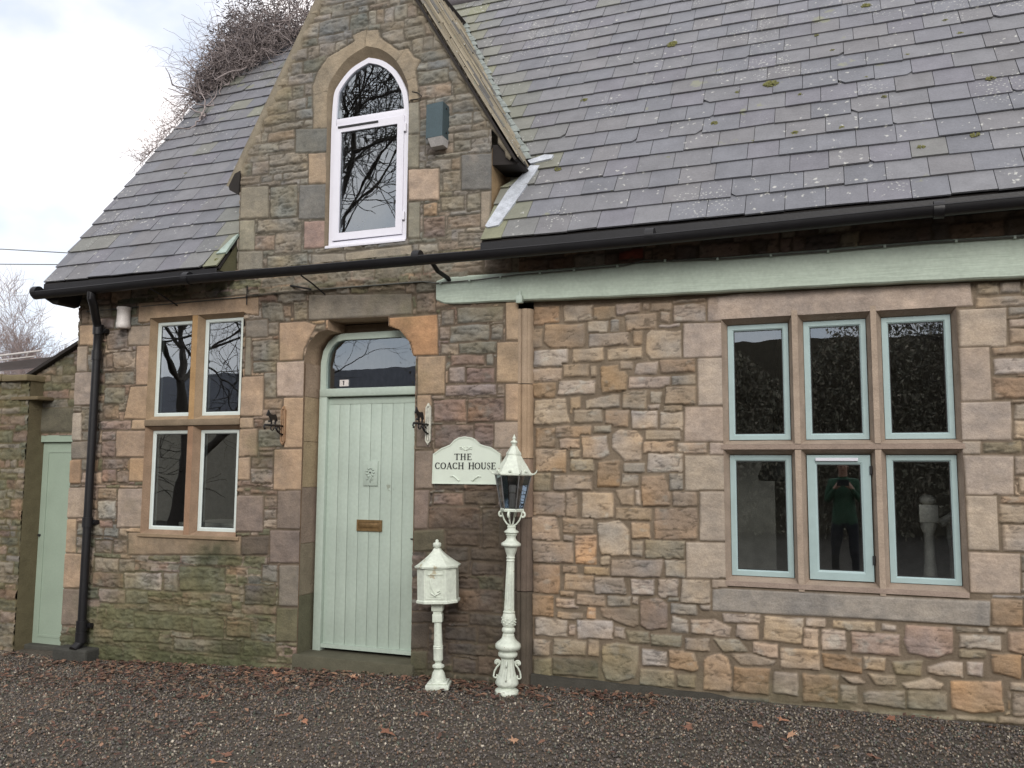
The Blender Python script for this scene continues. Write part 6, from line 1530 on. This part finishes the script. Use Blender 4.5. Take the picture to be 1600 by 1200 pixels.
def hedge():
    n = 80000; x = rng.uniform(-11.5, 14, n); y = -16.5+rng.normal(0, .8, n); top = 4.9+.7*np.sin(x*.8)+.5*np.sin(x*2.1+1); z = -.3+(top+.3)*rng.random(n)**.75
    s = .022+.045*rng.random(n); pal = np.array([lin(c) for c in [(140,132,112), (128,122,102), (150,138,118), (118,112,96)]]); c = pal[rng.choice(4, n)]*(.7+.6*rng.random((n, 1)))
    V = [(-1,-.5,0),(.2,-.7,.2),(1,.1,0),(.1,.7,-.2)]
    scatter('hedge', np.stack([x, y, z], -1), s, c, V, [(0, 1, 2, 3)], M_leaf, flat=1, kind='stuff', label='dark tall hedge across the yard')
hedge()
b = MB(); b.cc = alb((104, 96, 82)); b.box(-11.5, 14, -17.6, -17.2, -.3, 5.0); b.build('hedge_backing', M_stone, None, attr=True, label='dark boundary wall behind the hedge across the yard', cat='wall')  # added unseen backing, stops sky glinting through the hedge in the glass

def photographer():
    J = [(0,-6.42,.90),(0,-6.42,1.10),(0,-6.43,1.30),(0,-6.42,1.43),(0,-6.40,1.50),(0,-6.38,1.585),(0,-6.385,1.66),
         (-.17,-6.42,1.37),(-.22,-6.36,1.12),(-.07,-6.19,1.36),(.17,-6.42,1.37),(.22,-6.36,1.12),(.07,-6.19,1.36),
         (-.10,-6.42,.84),(-.12,-6.40,.46),(-.13,-6.44,.06),(-.14,-6.32,.03),(.10,-6.42,.84),(.12,-6.40,.46),(.13,-6.44,.06),(.14,-6.32,.03)]
    RR = [(.15,.11),(.14,.105),(.16,.11),(.07,.06),(.055,.055),(.075,.095),(.07,.08),(.07,.07),(.05,.05),(.032,.028),(.07,.07),(.05,.05),(.032,.028),(.09,.09),(.062,.062),(.045,.05),(.04,.03),(.09,.09),(.062,.062),(.045,.05),(.04,.03)]
    E = [(0,1),(1,2),(2,3),(3,4),(4,5),(5,6),(2,7),(7,8),(8,9),(2,10),(10,11),(11,12),(0,13),(13,14),(14,15),(15,16),(0,17),(17,18),(18,19),(19,20)]
    # five fingers and a thumb per hand, curled behind the phone
    for sx, root in ((-1, 9), (1, 12)):
        for k in range(4):
            n = len(J); x, y, z = J[root]; z2 = z+.035-.022*k
            J.extend([(x-sx*.018, y+.018, z2), (x-sx*.045, y+.014, z2+.004)]); RR.extend([(.0095, .0095), (.008, .008)]); E.extend([(root, n), (n, n+1)])
        n = len(J); J.extend([(x-sx*.012, y-.022, z+.035), (x-sx*.035, y-.016, z+.055)]); RR.extend([(.011, .011), (.009, .009)]); E.extend([(root, n), (n, n+1)])
    me = bpy.data.meshes.new('person'); me.from_pydata([(a, b_+6.42, c) for a, b_, c in J], E, []); o = bpy.data.objects.new('tmp_person', me); col.objects.link(o)
    m = o.modifiers.new('s', 'SKIN'); sub = o.modifiers.new('d', 'SUBSURF'); sub.levels = 2; sub.render_levels = 2
    for v, r_ in zip(me.skin_vertices[0].data, RR): v.radius = r_
    me.skin_vertices[0].data[0].use_root = True
    bpy.context.view_layer.update(); ev = o.evaluated_get(bpy.context.evaluated_depsgraph_get()); nm = bpy.data.meshes.new_from_object(ev); bpy.data.objects.remove(o)
    nm.materials.clear()
    for q in (mat('green jacket', (66, 98, 74), .85), mat('dark trousers', (40, 42, 50), .85), mat('skin', (206, 160, 136), .55), mat('dark shoe leather', (34, 30, 28), .5)): nm.materials.append(q)
    for f in nm.polygons:
        c = f.center; f.material_index = 2 if (c.z > 1.46 or (c.y > .19 and c.z > 1.30)) else (0 if c.z > .82 or abs(c.x) > .19 else (1 if c.z > .10 else 3))
    nm.shade_smooth()
    p = bpy.data.objects.new('person', nm); col.objects.link(p); p.location = (0, -6.42, 0)
    p['label'] = 'standing person in a green jacket holding up a phone, mirrored in the middle casement'; p['category'] = 'person'
    b = MB(); b.add([(v[0]*.085, -6.395+v[1]*.10, 1.665+v[2]*.085) for v in IV], IF); b.add([(v[0]*.088, -6.44+v[1]*.07, 1.60+v[2]*.09) for v in IV], IF); b.build('hair', mat('brown hair', (70, 52, 40), .8), p, smooth=True)
    b = MB()
    b.add([(v[0]*.012, -6.285+v[1]*.02, 1.575+v[2]*.022) for v in IV], IF); b.build('nose', nm.materials[2], p, smooth=True)
    for sx in (-1, 1):
        b = MB(); b.add([(sx*.03+v[0]*.010, -6.30+v[1]*.008, 1.60+v[2]*.006) for v in IV], IF); b.build('eye', M_gasket, p, smooth=True)
        b = MB(); b.add([(sx*.078+v[0]*.010, -6.385+v[1]*.018, 1.585+v[2]*.03) for v in IV], IF); b.build('ear', nm.materials[2], p, smooth=True)
    b = MB(); b.box(-.022, .022, -6.295, -6.288, 1.535, 1.541, .002); b.build('mouth', mat('lip', (150, 90, 84), .5), p)
photographer()
b = MB(); b.box(-.078, .078, -6.166, -6.158, 1.34, 1.42, .003); b.build('phone', M_gasket, None, label='black phone held up sideways by the person in the green jacket', cat='phone')
